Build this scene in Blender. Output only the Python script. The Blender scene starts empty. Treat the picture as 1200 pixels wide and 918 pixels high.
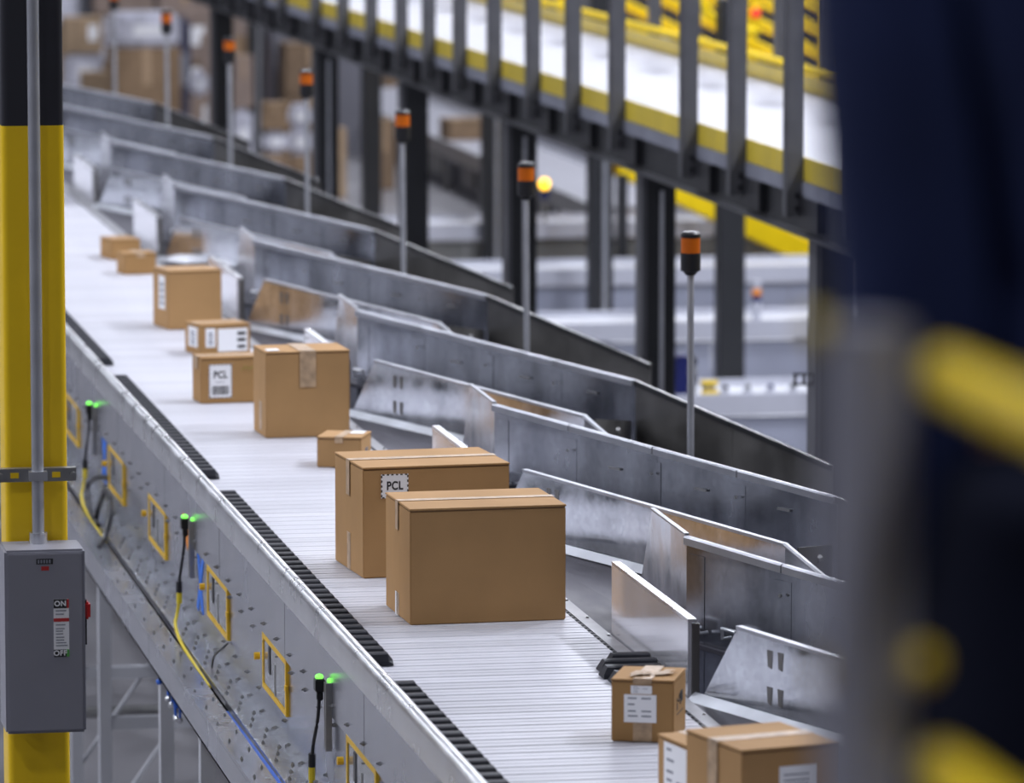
import bpy, bmesh, math, random
from mathutils import Vector, Matrix
sin, cos, PI = math.sin, math.cos, math.pi
R = random.Random(7)
scene = bpy.context.scene
COL = scene.collection
EYE = Vector((0, 0, 4.6))
YAW, PITCH = math.radians(10.2286), math.radians(6.8607)
FWD = Vector((sin(YAW) * cos(PITCH), cos(YAW) * cos(PITCH), -sin(PITCH)))
RGT = Vector((cos(YAW), -sin(YAW), 0))
UPV = RGT.cross(FWD)

# ------------------------------------------------------------------ camera
cd = bpy.data.cameras.new('camera')
cam = bpy.data.objects.new('camera', cd); COL.objects.link(cam)
cam.matrix_world = Matrix((RGT, UPV, -FWD)).transposed().to_4x4()
cam.location = EYE
cd.sensor_width = 36; cd.lens = 189.0
cd.clip_start = 0.1; cd.clip_end = 300
cd.dof.use_dof = True; cd.dof.focus_distance = 16.2; cd.dof.aperture_fstop = 4.0
scene.camera = cam

# ------------------------------------------------------------------ world, exposure, lamps
w = bpy.data.worlds.new('world'); scene.world = w; w.use_nodes = True
w.node_tree.nodes['Background'].inputs[0].default_value = (0.75, 0.80, 1.0, 1)
w.node_tree.nodes['Background'].inputs[1].default_value = 0.25
vs = scene.view_settings
vs.view_transform = 'Standard'; vs.look = 'None'; vs.gamma = 1; vs.use_curve_mapping = False
vs.exposure = 0.0
scene.cycles.use_denoising = True
scene.cycles.max_bounces = 8; scene.cycles.glossy_bounces = 5; scene.cycles.diffuse_bounces = 4
scene.cycles.sample_clamp_indirect = 6
LAMP_W = 325
def high_bay(x, y, z, power, sx=0.5, sy=1.5):
    l = bpy.data.lights.new('high_bay_lamp', 'AREA'); l.shape = 'RECTANGLE'
    l.size = sx; l.size_y = sy; l.energy = power; l.color = (0.87, 0.90, 1.0)
    o = bpy.data.objects.new('high_bay_lamp', l); o.location = (x, y, z); COL.objects.link(o)
for gy in range(10):
    for gx in range(6):
        high_bay(-15.9 + gx * 6.3, 15 + gy * 6.0, 10.2, LAMP_W * (.9, 1.0, .85, .25, 2.2, 1.1)[gx] * (.9, 1.05, .9, .8, .75, .75, .5, .5, .5, .5)[gy])
for gx in range(3): high_bay(-13.5 + gx * 5.2, 4.5, 10.2, LAMP_W * 0.65)          # unseen row added on the camera side to brighten column, post and person
high_bay(2.2, 1.0, 8.0, 80)                                                             # lamp added over the platform to brighten rails, post and person

# ------------------------------------------------------------------ materials
def mat(name, col, rough=0.5, metal=0.0, var=0.0, scale=8.0, stretch=(1, 1, 1), bump=0.0, bscale=60.0, rvar=0.0,
        spangle=0.0, emit=None, estr=0.0, rnd=0.0, spec=0.5, col2=None, trans=0.0, coat=0.0):
    m = bpy.data.materials.new(name); m.use_nodes = True
    nt = m.node_tree; N = nt.nodes; L = nt.links
    b = N['Principled BSDF']
    b.inputs['Base Color'].default_value = (*col, 1); b.inputs['Roughness'].default_value = rough
    b.inputs['Metallic'].default_value = metal; b.inputs['Specular IOR Level'].default_value = spec
    if trans: b.inputs['Transmission Weight'].default_value = trans
    if coat: b.inputs['Coat Weight'].default_value = coat
    if emit: b.inputs['Emission Color'].default_value = (*emit, 1); b.inputs['Emission Strength'].default_value = estr
    tc = N.new('ShaderNodeTexCoord'); mp = N.new('ShaderNodeMapping'); mp.inputs['Scale'].default_value = stretch
    L.new(tc.outputs['Object'], mp.inputs['Vector'])
    cur = None
    if var or rvar:
        nz = N.new('ShaderNodeTexNoise'); nz.inputs['Scale'].default_value = scale; nz.inputs['Detail'].default_value = 5
        L.new(mp.outputs[0], nz.inputs['Vector'])
        if var:
            mx = N.new('ShaderNodeMix'); mx.data_type = 'RGBA'
            c2 = col2 or tuple(c * (1 - var) for c in col)
            c1 = tuple(min(1, c * (1 + var * 0.6)) for c in col) if not col2 else col
            mx.inputs[6].default_value = (*c2, 1); mx.inputs[7].default_value = (*c1, 1)
            rp = N.new('ShaderNodeMapRange'); rp.inputs[1].default_value = 0.3; rp.inputs[2].default_value = 0.7
            L.new(nz.outputs['Fac'], rp.inputs[0]); L.new(rp.outputs[0], mx.inputs[0]); cur = mx.outputs[2]
        if rvar:
            rr = N.new('ShaderNodeMapRange'); rr.inputs[1].default_value = 0.3; rr.inputs[2].default_value = 0.7
            rr.inputs[3].default_value = max(0.02, rough - rvar); rr.inputs[4].default_value = rough + rvar
            L.new(nz.outputs['Fac'], rr.inputs[0]); L.new(rr.outputs[0], b.inputs['Roughness'])
    if spangle:
        vo = N.new('ShaderNodeTexVoronoi'); vo.inputs['Scale'].default_value = 55
        L.new(tc.outputs['Object'], vo.inputs['Vector'])
        bw = N.new('ShaderNodeRGBToBW'); L.new(vo.outputs['Color'], bw.inputs[0])
        mr = N.new('ShaderNodeMapRange'); mr.inputs[3].default_value = 1 - spangle; mr.inputs[4].default_value = 1 + spangle * 0.5
        L.new(bw.outputs[0], mr.inputs[0])
        ml = N.new('ShaderNodeMix'); ml.data_type = 'RGBA'; ml.blend_type = 'MULTIPLY'; ml.inputs[0].default_value = 1
        if cur: L.new(cur, ml.inputs[6])
        else: ml.inputs[6].default_value = (*col, 1)
        L.new(mr.outputs[0], ml.inputs[7]); cur = ml.outputs[2]
    if rnd:
        oi = N.new('ShaderNodeObjectInfo')
        mr = N.new('ShaderNodeMapRange'); mr.inputs[3].default_value = 1 - rnd; mr.inputs[4].default_value = 1.0
        L.new(oi.outputs['Random'], mr.inputs[0])
        ml = N.new('ShaderNodeMix'); ml.data_type = 'RGBA'; ml.blend_type = 'MULTIPLY'; ml.inputs[0].default_value = 1
        if cur: L.new(cur, ml.inputs[6])
        else: ml.inputs[6].default_value = (*col, 1)
        L.new(mr.outputs[0], ml.inputs[7]); cur = ml.outputs[2]
    if cur: L.new(cur, b.inputs['Base Color'])
    if bump:
        n2 = N.new('ShaderNodeTexNoise'); n2.inputs['Scale'].default_value = bscale; n2.inputs['Detail'].default_value = 3
        L.new(mp.outputs[0], n2.inputs['Vector'])
        bp = N.new('ShaderNodeBump'); bp.inputs['Strength'].default_value = bump; bp.inputs['Distance'].default_value = 0.01
        L.new(n2.outputs['Fac'], bp.inputs['Height']); L.new(bp.outputs[0], b.inputs['Normal'])
    return m
GALV = mat('galvanised_sheet', (0.42, 0.435, 0.48), 0.20, 0.95, var=0.42, scale=5, stretch=(1, 1, .55), rvar=0.09, spangle=0.12, bump=0.06, bscale=6)
GALVB = mat('bright_galvanised_sheet', (0.64, 0.66, 0.71), 0.16, 0.95, var=0.30, scale=7, stretch=(1, 1, .6), rvar=0.08, spangle=0.14, bump=0.10, bscale=9)
LIPM = mat('rolled_lip_sheet', (0.42, 0.43, 0.47), 0.45, 0.85, var=0.2, scale=6)
COVE = mat('satin_cove_sheet', (0.55, 0.57, 0.61), 0.5, 0.85, var=0.2, scale=5)
PLATE = mat('polished_deflector_sheet', (0.80, 0.80, 0.84), 0.13, 0.62, var=0.06, scale=5, rvar=0.04)
DSTEEL = mat('shade_and_rub_sheet', (0.20, 0.195, 0.19), 0.42, 0.85, var=0.25, scale=4, rvar=0.1)  # steel darkened: shade of steep run and end flange put in; also rub marks
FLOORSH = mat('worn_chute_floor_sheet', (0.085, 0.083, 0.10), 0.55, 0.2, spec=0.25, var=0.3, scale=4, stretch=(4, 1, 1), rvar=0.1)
ALU = mat('brushed_aluminium', (0.74, 0.75, 0.78), 0.30, 0.9, var=0.1, scale=5, rvar=0.06)
SIDE = mat('aluminium_side_sheet', (0.43, 0.445, 0.505), 0.24, 0.9, var=0.10, scale=2.5, rvar=0.06, bump=0.02, bscale=4)
FOIL = mat('crinkled_galvanised_flange', (0.74, 0.76, 0.80), 0.26, 0.95, var=0.3, scale=30, bump=0.5, bscale=60)
SLATM = mat('white_slat', (0.58, 0.58, 0.63), 0.42, 0.0, rnd=0.12, var=0.05, scale=3, stretch=(1, 8, 1), spec=0.22)
TRIM = mat('dull_edge_trim', (0.36, 0.36, 0.38), 0.5, 0.5, var=0.2, scale=6)
BLKM = mat('slot_shade_black', (0.004, 0.004, 0.005), 1.0, spec=0.0)
BED = mat('dark_slider_bed', (0.05, 0.05, 0.055), 0.6)
SHOE = mat('black_shoe_plastic', (0.016, 0.017, 0.024), 0.5, var=0.2, scale=20, spec=0.25)
CARD = mat('kraft_cardboard', (0.435, 0.253, 0.108), 0.75, var=0.07, scale=6, bump=0.03, bscale=180, spec=0.25)
CARDD = mat('deep_kraft_cardboard', (0.39, 0.22, 0.086), 0.75, var=0.07, scale=6, bump=0.03, bscale=180, spec=0.25)
CARDE = mat('raw_cardboard_edge', (0.20, 0.12, 0.06), 0.9)
TAPE = mat('clear_packing_tape', (0.48, 0.335, 0.21), 0.42, 0.0, var=0.3, scale=30, bump=0.3, bscale=40, spec=0.3)
PAPER = mat('white_label_paper', (0.90, 0.90, 0.92), 0.5)
INK = mat('black_print', (0.02, 0.02, 0.022), 0.6)
GINK = mat('grey_print', (0.25, 0.26, 0.30), 0.6)
REDP = mat('red_print', (0.50, 0.03, 0.03), 0.5)
GRNP = mat('green_print', (0.10, 0.40, 0.08), 0.5)
GREENMARK = mat('green_marker_scribble', (0.30, 0.33, 0.06), 0.7)
YEL = mat('yellow_column_paint', (0.92, 0.60, 0.004), 0.42, var=0.06, scale=4)
YELB = mat('bright_yellow_paint', (0.85, 0.60, 0.004), 0.55, var=0.06, scale=5, spec=0.25)
YELP = mat('yellow_toe_plate_paint', (0.70, 0.53, 0.05), 0.35, var=0.15, scale=2)
CHAR = mat('charcoal_column_paint', (0.020, 0.020, 0.027), 0.45, var=0.1, scale=4)
BLKST = mat('black_steel_paint', (0.017, 0.018, 0.021), 0.40, var=0.15, scale=4)
POSTM = mat('grey_post_paint', (0.095, 0.096, 0.108), 0.40, 0.2, var=0.2, scale=5)
CONDU = mat('galvanised_conduit', (0.50, 0.51, 0.55), 0.38, 0.6, var=0.1, scale=10)
STRUT = mat('galvanised_strut', (0.36, 0.36, 0.36), 0.4, 0.85, var=0.15, scale=15)
BOXG = mat('grey_enclosure_paint', (0.27, 0.27, 0.31), 0.45, 0.0, var=0.04, scale=4)
RAILP = mat('railing_post_paint', (0.30, 0.30, 0.36), 0.5, var=0.1, scale=6)
ANGLE = mat('pale_steel_angle', (0.26, 0.27, 0.33), 0.45, 0.1, var=0.2, scale=3)
DECKW = mat('white_deck_resin', (0.37, 0.37, 0.41), 0.45, spec=0.25, var=0.03, scale=1.5, stretch=(2, 0.3, 1))
FRAMEW = mat('pale_grey_paint', (0.50, 0.51, 0.55), 0.45, var=0.08, scale=4)
SKIRT = mat('grey_blue_skirt', (0.36, 0.38, 0.47), 0.4, 0.2, var=0.12, scale=2)
OLIVE = mat('shaded_grey_skirt', (0.17, 0.17, 0.165), 0.5, 0.2, var=0.15, scale=2)  # darker copy of the skirt grey, shade on that side put into the colour
LIPW = mat('white_conveyor_lip', (0.52, 0.53, 0.60), 0.35, 0.1, var=0.05, scale=3)
AMBER = mat('amber_lens', (0.52, 0.11, 0.004), 0.4, spec=0.3)
AMBLIT = mat('lit_amber_lens', (0.9, 0.55, 0.02), 0.3, emit=(1.0, 0.55, 0.02), estr=3.5)
BLK = mat('black_plastic', (0.012, 0.012, 0.015), 0.35)
CAPM = mat('pale_lens_cap', (0.45, 0.45, 0.5), 0.4)
LEDG = mat('lit_green_diode', (0.1, 0.9, 0.1), 0.3, emit=(0.25, 1.0, 0.12), estr=1.3)
YCAB = mat('yellow_cable_jacket', (0.78, 0.60, 0.02), 0.45)
BCAB = mat('blue_cable_jacket', (0.02, 0.13, 0.62), 0.45)
BTAPE = mat('blue_tape', (0.03, 0.18, 0.75), 0.6)
ORNG = mat('orange_tag', (0.85, 0.28, 0.03), 0.6)
GLASSP = mat('smoky_polycarbonate', (0.30, 0.31, 0.33), 0.12, 0.3, var=0.4, scale=9, spec=0.7)
WFRAME = mat('yellow_window_frame', (0.78, 0.47, 0.008), 0.45, var=0.1, scale=20)
REDPL = mat('red_plastic', (0.55, 0.02, 0.02), 0.35)
POLY = mat('white_poly_mailer', (0.86, 0.87, 0.92), 0.3, bump=0.3, bscale=15)
CONC = mat('warehouse_concrete', (0.20, 0.195, 0.21), 0.35, var=0.2, scale=0.8, rvar=0.08)
WALLM = mat('wall_panel_paint', (0.17, 0.17, 0.20), 0.7, var=0.1, scale=0.5)
CEILM = mat('ceiling_deck_paint', (0.13, 0.13, 0.15), 0.8, var=0.1, scale=0.5)
NAVY = mat('navy_cloth', (0.015, 0.023, 0.075), 0.8, var=0.25, scale=6, spec=0.2)
NAVYT = mat('dark_navy_trouser_cloth', (0.006, 0.008, 0.022), 0.8, var=0.25, scale=6, spec=0.2)
SKINM = mat('skin', (0.55, 0.27, 0.20), 0.5)
HAIR = mat('dark_hair', (0.02, 0.014, 0.01), 0.6)
RUBBER = mat('black_shoe_rubber', (0.015, 0.015, 0.015), 0.6)
BLUEB = mat('blue_control_box', (0.004, 0.009, 0.10), 0.4)
WOOD = mat('pallet_wood', (0.30, 0.21, 0.12), 0.8, var=0.2, scale=8)
FARC = [mat('dull_cardboard', (0.31, 0.205, 0.12), 0.8, var=0.15, rnd=0.3), mat('dusty_cardboard', (0.27, 0.18, 0.11), 0.8, var=0.15, rnd=0.3), mat('pinkish_cardboard', (0.33, 0.25, 0.21), 0.8, var=0.15, rnd=0.2), mat('pale_cardboard', (0.42, 0.30, 0.19), 0.8, var=0.15, rnd=0.2)]
WRAP = mat('white_shrink_wrap', (0.62, 0.62, 0.70), 0.35, var=0.3, scale=6, bump=0.2, bscale=12)
DWRAP = mat('dark_blue_wrap', (0.07, 0.07, 0.11), 0.4, var=0.2, scale=4)

# ------------------------------------------------------------------ mesh helpers
class MB:
    def __init__(self): self.v = []; self.f = []
    def poly(self, pts, faces):
        n = len(self.v); self.v += [tuple(p) for p in pts]; self.f += [tuple(i + n for i in f) for f in faces]; return self
    def box(self, x0, x1, y0, y1, z0, z1):
        p = [(x0, y0, z0), (x1, y0, z0), (x1, y1, z0), (x0, y1, z0), (x0, y0, z1), (x1, y0, z1), (x1, y1, z1), (x0, y1, z1)]
        return self.poly(p, [(0, 3, 2, 1), (4, 5, 6, 7), (0, 1, 5, 4), (1, 2, 6, 5), (2, 3, 7, 6), (3, 0, 4, 7)])
    def prism(self, base, off):
        n = len(base); off = Vector(off); b = [Vector(p) for p in base]
        pts = b + [p + off for p in b]
        return self.poly(pts, [tuple(range(n - 1, -1, -1)), tuple(range(n, 2 * n))] + [(i, (i + 1) % n, n + (i + 1) % n, n + i) for i in range(n)])
    def slab(self, pts, t):
        p = [Vector(q) for q in pts]
        nrm = (p[1] - p[0]).cross(p[-1] - p[0]).normalized() * t
        return self.prism(p, nrm)
    def tube(self, pts, r, n=8, caps=True):
        pts = [Vector(p) for p in pts]; rings = []
        for i, p in enumerate(pts):
            a = pts[max(0, i - 1)]; b = pts[min(len(pts) - 1, i + 1)]
            t = (b - a).normalized()
            u = t.cross(Vector((0, 0, 1)) if abs(t.z) < 0.9 else Vector((1, 0, 0))).normalized(); v = t.cross(u)
            rr = r[i] if isinstance(r, (list, tuple)) else r
            rings.append([p + (u * cos(2 * PI * k / n) + v * sin(2 * PI * k / n)) * rr for k in range(n)])
        V = [q for ring in rings for q in ring]; F = []
        for i in range(len(pts) - 1):
            for k in range(n):
                F.append((i * n + k, i * n + (k + 1) % n, (i + 1) * n + (k + 1) % n, (i + 1) * n + k))
        if caps: F += [tuple(range(n - 1, -1, -1)), tuple((len(pts) - 1) * n + k for k in range(n))]
        return self.poly(V, F)
    def cyl(self, a, b, r, n=14): return self.tube([a, b], r, n)
    def bar(self, a, b, w, h, up=(0, 0, 1)):
        a, b = Vector(a), Vector(b); t = (b - a).normalized(); u = t.cross(Vector(up)).normalized() * w / 2; v = u.cross(t).normalized() * h / 2
        return self.prism([a - u - v, a + u - v, a + u + v, a - u + v], b - a)
    def ball(self, c, rx, ry, rz, n=14, m=8):
        c = Vector(c); V = [c + Vector((0, 0, rz))]; F = []
        for i in range(1, m):
            for k in range(n):
                a, b = PI * i / m, 2 * PI * k / n
                V.append(c + Vector((rx * sin(a) * cos(b), ry * sin(a) * sin(b), rz * cos(a))))
        V.append(c - Vector((0, 0, rz)))
        for k in range(n): F.append((0, 1 + k, 1 + (k + 1) % n))
        for i in range(m - 2):
            for k in range(n): F.append((1 + i * n + k, 1 + (i + 1) * n + k, 1 + (i + 1) * n + (k + 1) % n, 1 + i * n + (k + 1) % n))
        for k in range(n): F.append((len(V) - 1, 1 + (m - 2) * n + (k + 1) % n, 1 + (m - 2) * n + k))
        return self.poly(V, F)
    def mesh(self, name, m, smooth=False, bevel=0):
        me = bpy.data.meshes.new(name); me.from_pydata(self.v, [], self.f)
        bm = bmesh.new(); bm.from_mesh(me)
        bmesh.ops.recalc_face_normals(bm, faces=bm.faces)
        if bevel: bmesh.ops.bevel(bm, geom=bm.edges[:], offset=bevel, segments=2, affect='EDGES', clamp_overlap=True)
        if smooth:
            for f in bm.faces: f.smooth = True
            for e in bm.edges:
                if len(e.link_faces) == 2 and e.calc_face_angle(0) > 0.7: e.smooth = False
        bm.to_mesh(me); bm.free()
        me.materials.append(m); return me
    def build(self, name, m, parent=None, smooth=False, bevel=0, loc=None):
        return link(name, self.mesh(name, m, smooth, bevel), parent, loc)
def link(name, me, parent=None, loc=None, rz=0):
    o = bpy.data.objects.new(name, me); COL.objects.link(o)
    if parent: o.parent = parent
    if loc is not None: o.location = loc
    if rz: o.rotation_euler = (0, 0, rz)
    return o
def tag(o, label, cat, group=None, kind=None):
    o['label'] = label; o['category'] = cat
    if group: o['group'] = group
    if kind: o['kind'] = kind
    return o
def thing(name, label, cat, loc=(0, 0, 0), rz=0, group=None):
    o = bpy.data.objects.new(name, None); o.empty_display_size = 0.1; COL.objects.link(o)
    o.location = loc; o.rotation_euler = (0, 0, rz)
    return tag(o, label, cat, group)
def struct(o): o['kind'] = 'structure'; return o
def stuff(o): o['kind'] = 'stuff'; return o
def copy_tree(o, parent=None):
    c = o.copy(); COL.objects.link(c); c.parent = parent
    for ch in list(o.children): copy_tree(ch, c)
    return c
def smooth_path(P, k=6):
    P = [Vector(p) for p in P]; out = []
    for i in range(len(P) - 1):
        a, b, c, d = P[max(0, i - 1)], P[i], P[i + 1], P[min(len(P) - 1, i + 2)]
        for j in range(k):
            t = j / k
            out.append(0.5 * ((2 * b) + (c - a) * t + (2 * a - 5 * b + 4 * c - d) * t * t + (3 * b - a - 3 * c + d) * t ** 3))
    return out + [P[-1]]
def text_mesh(s, size, m, sx=1.0, depth=0.0004):
    cu = bpy.data.curves.new('print', 'FONT'); cu.body = s; cu.size = size; cu.align_x = 'CENTER'; cu.align_y = 'CENTER'; cu.extrude = depth
    cu.space_character = 1.08; cu.offset = size * .032
    ob = bpy.data.objects.new('print', cu); COL.objects.link(ob)
    bpy.context.view_layer.update()
    me = bpy.data.meshes.new_from_object(ob.evaluated_get(bpy.context.evaluated_depsgraph_get()))
    bpy.data.objects.remove(ob); bpy.data.curves.remove(cu)
    for v in me.vertices: v.co.x *= sx
    me.materials.clear(); me.materials.append(m); return me

# ------------------------------------------------------------------ the setting
struct(MB().box(-22, 34, -8, 84, -0.2, 0).build('floor', CONC))
struct(MB().box(-22, 34, -8, 84, 11.5, 11.7).build('ceiling', CEILM))
struct(MB().box(-22, 34, 84, 84.2, 0, 11.5).build('wall_back', WALLM))
struct(MB().box(-22, 34, -8.2, -8, 0, 11.5).build('wall_front', WALLM))
struct(MB().box(-22.2, -22, -8, 84, 0, 11.5).build('wall_left', WALLM))
struct(MB().box(34, 34.2, -8, 84, 0, 11.5).build('wall_right', WALLM))

# ------------------------------------------------------------------ the sorter conveyor
ZB = 2.0                                   # belt surface
XL, XR = 2.30, 3.005                       # slat span
Y0, Y1 = 9.6, 38.6
cv = thing('sorter_conveyor', 'long white slat sorter conveyor with black shoes carrying the cartons', 'conveyor', (0, 0, 0))
PITCH_S = 0.097
sp = [(-.045, -.02), (-.045, -.005), (-.040, 0), (-.005, .0004), (0, -.003), (.005, .0004), (.040, 0), (.045, -.005), (.045, -.02)]
slat_me = MB().prism([(XL - .05, y, z) for y, z in sp], (XR - XL + .05, 0, 0)).mesh('slat', SLATM)
ns = int((Y1 - Y0) / PITCH_S)
for i in range(ns):
    link('slat', slat_me, cv, (0, Y0 + i * PITCH_S, ZB))
shp = [(-.044, 0), (-.040, .012), (-.028, .031), (-.018, .034), (.010, .034), (.024, .024), (.036, .004), (.040, 0)]
def shoe_mesh():
    b = MB()
    V = [(2.262, y, z) for y, z in shp] + [(2.332, y, z) for y, z in shp] + [(2.346, y * 0.92, z * 0.45) for y, z in shp]
    n = len(shp); F = [tuple(range(n - 1, -1, -1)), tuple(range(2 * n, 3 * n))]
    for s_ in (0, n):
        for k in range(n): F.append((s_ + k, s_ + (k + 1) % n, s_ + n + (k + 1) % n, s_ + n + k))
    return b.poly(V, F).mesh('shoe', SHOE)
shoe_me = shoe_mesh()
for a, b_ in ((9.8, 14.46), (14.93, 18.32), (18.93, 21.84), (22.44, 26.4)):
    y = b_
    while y > a - .01:
        i = round((y - Y0) / PITCH_S); link('shoe', shoe_me, cv, (0, Y0 + i * PITCH_S, ZB + .001)); y -= PITCH_S
# a few shoes already slid across to the right edge
for y, xa, xb in ((14.51, 2.897, 3.035), (14.607, 2.890, 3.047), (14.704, 2.902, 3.052), (14.801, 2.945, 3.055)):
    o = MB().prism([(xa + (.012 if z > .02 else 0), yy, z) for yy, z in shp], (xb - xa, 0, 0)).build('divert_shoe', SHOE, cv, loc=(0, y, ZB + .001))
    o['label'] = 'black divert shoe at the right belt edge'
MB().box(2.215, 3.02, Y0 - .1, Y1, 1.93, 1.972).build('slider_bed', BED, cv)
# left rail: rounded aluminium extrusion
rp = [(2.212, 1.98), (2.212, 2.052), (2.218, 2.066), (2.228, 2.074), (2.240, 2.074), (2.250, 2.066), (2.256, 2.052), (2.256, 1.98)]
MB().prism([(x, Y0 - .1, z) for x, z in rp], (0, Y1 - Y0 + .1, 0)).build('side_rail', ALU, cv, smooth=True)
# left side sheets, 1.62 m each, with a step half way down
k = 0; y = 9.73
while y < Y1 - .2:
    y1 = min(y + 1.62, Y1)
    b = MB().box(2.214, 2.222, y + .004, y1 - .004, 1.80, 2.05)
    b.build('side_panel', SIDE, cv)
    MB().box(2.222, 2.230, y + .003, y1 - .003, 1.505, 1.806).build('lower_side_panel', SIDE, cv)
    y = y1
MB().box(2.234, 2.25, Y0, Y1, 1.52, 1.98).build('inner_frame', BED, cv)
# flange, slot, beam
fl = MB(); fl.box(2.152, 2.232, Y0, Y1, 1.497, 1.505); fl.build('bolt_flange', FOIL, cv)
MB().box(2.118, 2.152, Y0, Y1, 1.465, 1.482).build('slot_shade_strip', BLKM, cv)  # black strip with the shade of the open gap put into its colour
y = 12.42 - 3.05
while y < Y1:
    a, b_ = max(Y0, y), min(Y1, y + 3.05)
    if b_ - a > .3:
        bb = MB().box(2.049, 2.128, a + .003, b_ - .003, 1.492, 1.505)
        bb.box(2.049, 2.058, a + .003, b_ - .003, 1.405, 1.493)
        bb.box(2.049, 2.12, a + .003, b_ - .003, 1.405, 1.412)
        bb.build('edge_beam', ALU if False else SIDE, cv)
    y += 3.05
# bolts on side, flange and beam
bl = MB()
def bolt(x, y, z, ax, r=.007):
    if ax == 'x': bl.tube([(x, y, z), (x - .005, y, z)], r, 6); bl.tube([(x, y, z), (x - .011, y, z)], r * .45, 5)
    else: bl.tube([(x, y, z), (x, y, z + .005)], r, 6); bl.tube([(x, y, z), (x, y, z + .010)], r * .45, 5)
yy = Y0 + .2
while yy < 24:
    bolt(2.214, yy, 1.835, 'x'); bolt(2.222, yy + .02, 1.775, 'x')
    if R.random() < .6: bolt(2.222, yy + .17, 1.60, 'x')
    bolt(2.222, yy + .1, 1.535, 'x', .006)
    for q in range(3): bolt(2.17 + .02 * q, yy + .11 * q, 1.505, 'z', .0065)
    bolt(2.07, yy + .05, 1.505, 'z', .005); bolt(2.112, yy + .2, 1.505, 'z', .005)
    yy += .30
stuff(bl.build('bolt', STRUT, cv))
# access windows (yellow frames) and photo sensors
wy = []
for k in range(4):
    wy += [16.46 + 3.25 * k, 14.62 + 3.25 * k + .03]
def window_tree():
    fr = MB()
    for (a, b_) in (((-.265, -.08), (.265, -.08)), ((-.265, .08), (.265, .08))):
        fr.box(-.009, 0, a[0], b_[0], a[1] - .008, a[1] + .008)
    for s_ in (-.265, .265): fr.box(-.009, 0, s_ - .013, s_ + .013, -.088, .088)
    fr.box(-.012, -.004, -.29, -.26, -.008, .010)
    f = fr.build('window_frame', WFRAME, cv)
    MB().box(-.006, -.001, -.25, .25, -.07, .07).build('window_pane', GLASSP, f)
    kb = MB().tube([(-.012, .31, .005), (-.03, .31, .005)], .012, 8)
    kb.build('latch_knob', WFRAME, f)
    MB().box(-.008, -.005, -.02, .0, -.07, .03).build('inner_bracket', STRUT, f); MB().box(-.009, -.005, .10, .14, -.02, .065).build('inner_bracket', BLK, f)
    return f
wf = window_tree()
for i, y in enumerate(wy):
    c = wf if i == 0 else copy_tree(wf, cv)
    c.parent = cv; c.location = (2.222, y, 1.714); c['label'] = 'yellow framed access window in the side sheet'
def sensor_tree(y):
    b = MB().box(2.176, 2.206, y - .022, y + .022, 1.862, 1.90); b.box(2.182, 2.20, y - .012, y + .012, 1.835, 1.862)
    s_ = b.build('photo_sensor', BLK, cv, bevel=.003); s_['label'] = 'photo sensor with a lit green diode'
    MB().ball((2.190, y, 1.905), .013, .013, .009, 10, 6).build('diode', LEDG, s_, smooth=True)
    MB().ball((2.210, y - .07, 1.905), .008, .008, .008, 8, 5).build('diode', LEDG, s_, smooth=True)
    g = MB()
    for dy in (-.06, -.085): g.box(2.196, 2.214, y + dy - .006, y + dy + .006, 1.70, 1.90)
    g.build('sensor_bracket', STRUT, s_)
    MB().tube(smooth_path([(2.19, y, 1.84), (2.187, y + .01, 1.78), (2.180, y + .05, 1.70), (2.178, y + .07, 1.655)]), .0055, 7).build('lead', BLK, s_, smooth=True)
    MB().tube([(2.178, y + .07, 1.665), (2.178, y + .074, 1.625)], .011, 8).build('plug', BLK, s_, smooth=True)
    MB().tube([(2.178, y + .074, 1.63), (2.178, y + .078, 1.585)], .010, 8).build('plug', YCAB, s_, smooth=True)
    MB().tube(smooth_path([(2.178, y + .078, 1.59), (2.170, y + .08, 1.545), (2.155, y + .0, 1.522), (2.142, y - .25, 1.507), (2.14, y - .6, 1.497), (2.14, y - 1.1, 1.490)]), .006, 7).build('cable', YCAB, s_, smooth=True)
for y in (15.299, 18.62, 21.95): sensor_tree(y)
# blue tape crosses, orange tag, black cable loop, blue cables
def tape_cross(y, z):
    b = MB()
    b.slab([(2.2215, y - .10, z + .09), (2.2215, y - .05, z + .10), (2.2215, y + .11, z - .10), (2.2215, y + .06, z - .11)], .002)
    b.slab([(2.2195, y + .09, z + .10), (2.2195, y + .04, z + .10), (2.2195, y - .08, z - .10), (2.2195, y - .03, z - .11)], .002)
    return b
tape_cross(18.42, 1.70).build('tape_cross', BTAPE, cv); tape_cross(21.66, 1.72).build('tape_cross', BTAPE, cv)
MB().slab([(2.21, 18.86, 1.885), (2.21, 18.72, 1.885), (2.21, 18.68, 1.80), (2.21, 18.72, 1.77)], .002).build('orange_tag', ORNG, cv)
MB().tube(smooth_path([(2.215, 21.45, 1.66), (2.19, 21.55, 1.65), (2.165, 21.75, 1.60), (2.16, 21.72, 1.54), (2.15, 21.5, 1.505), (2.15, 21.2, 1.505)]), .011, 8).build('power_cable', BLK, cv, smooth=True)
MB().tube(smooth_path([(2.15, 21.35, 1.50), (2.165, 21.30, 1.58), (2.17, 21.12, 1.655), (2.165, 20.90, 1.65), (2.15, 20.80, 1.58), (2.12, 20.72, 1.52), (2.09, 20.60, 1.505)]), .012, 8).build('power_cable', BLK, cv, smooth=True)
bc = MB()
for q in range(4): bc.tube(smooth_path([(2.135 + .004 * q, 17.1, 1.480), (2.136 + .003 * q, 16.5 - .1 * q, 1.490), (2.137 + .003 * q, 15.8, 1.490), (2.135 + .004 * q, 15.3, 1.482)]), .0045, 6)
stuff(bc.build('blue_cables', BCAB, cv, smooth=True))
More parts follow.
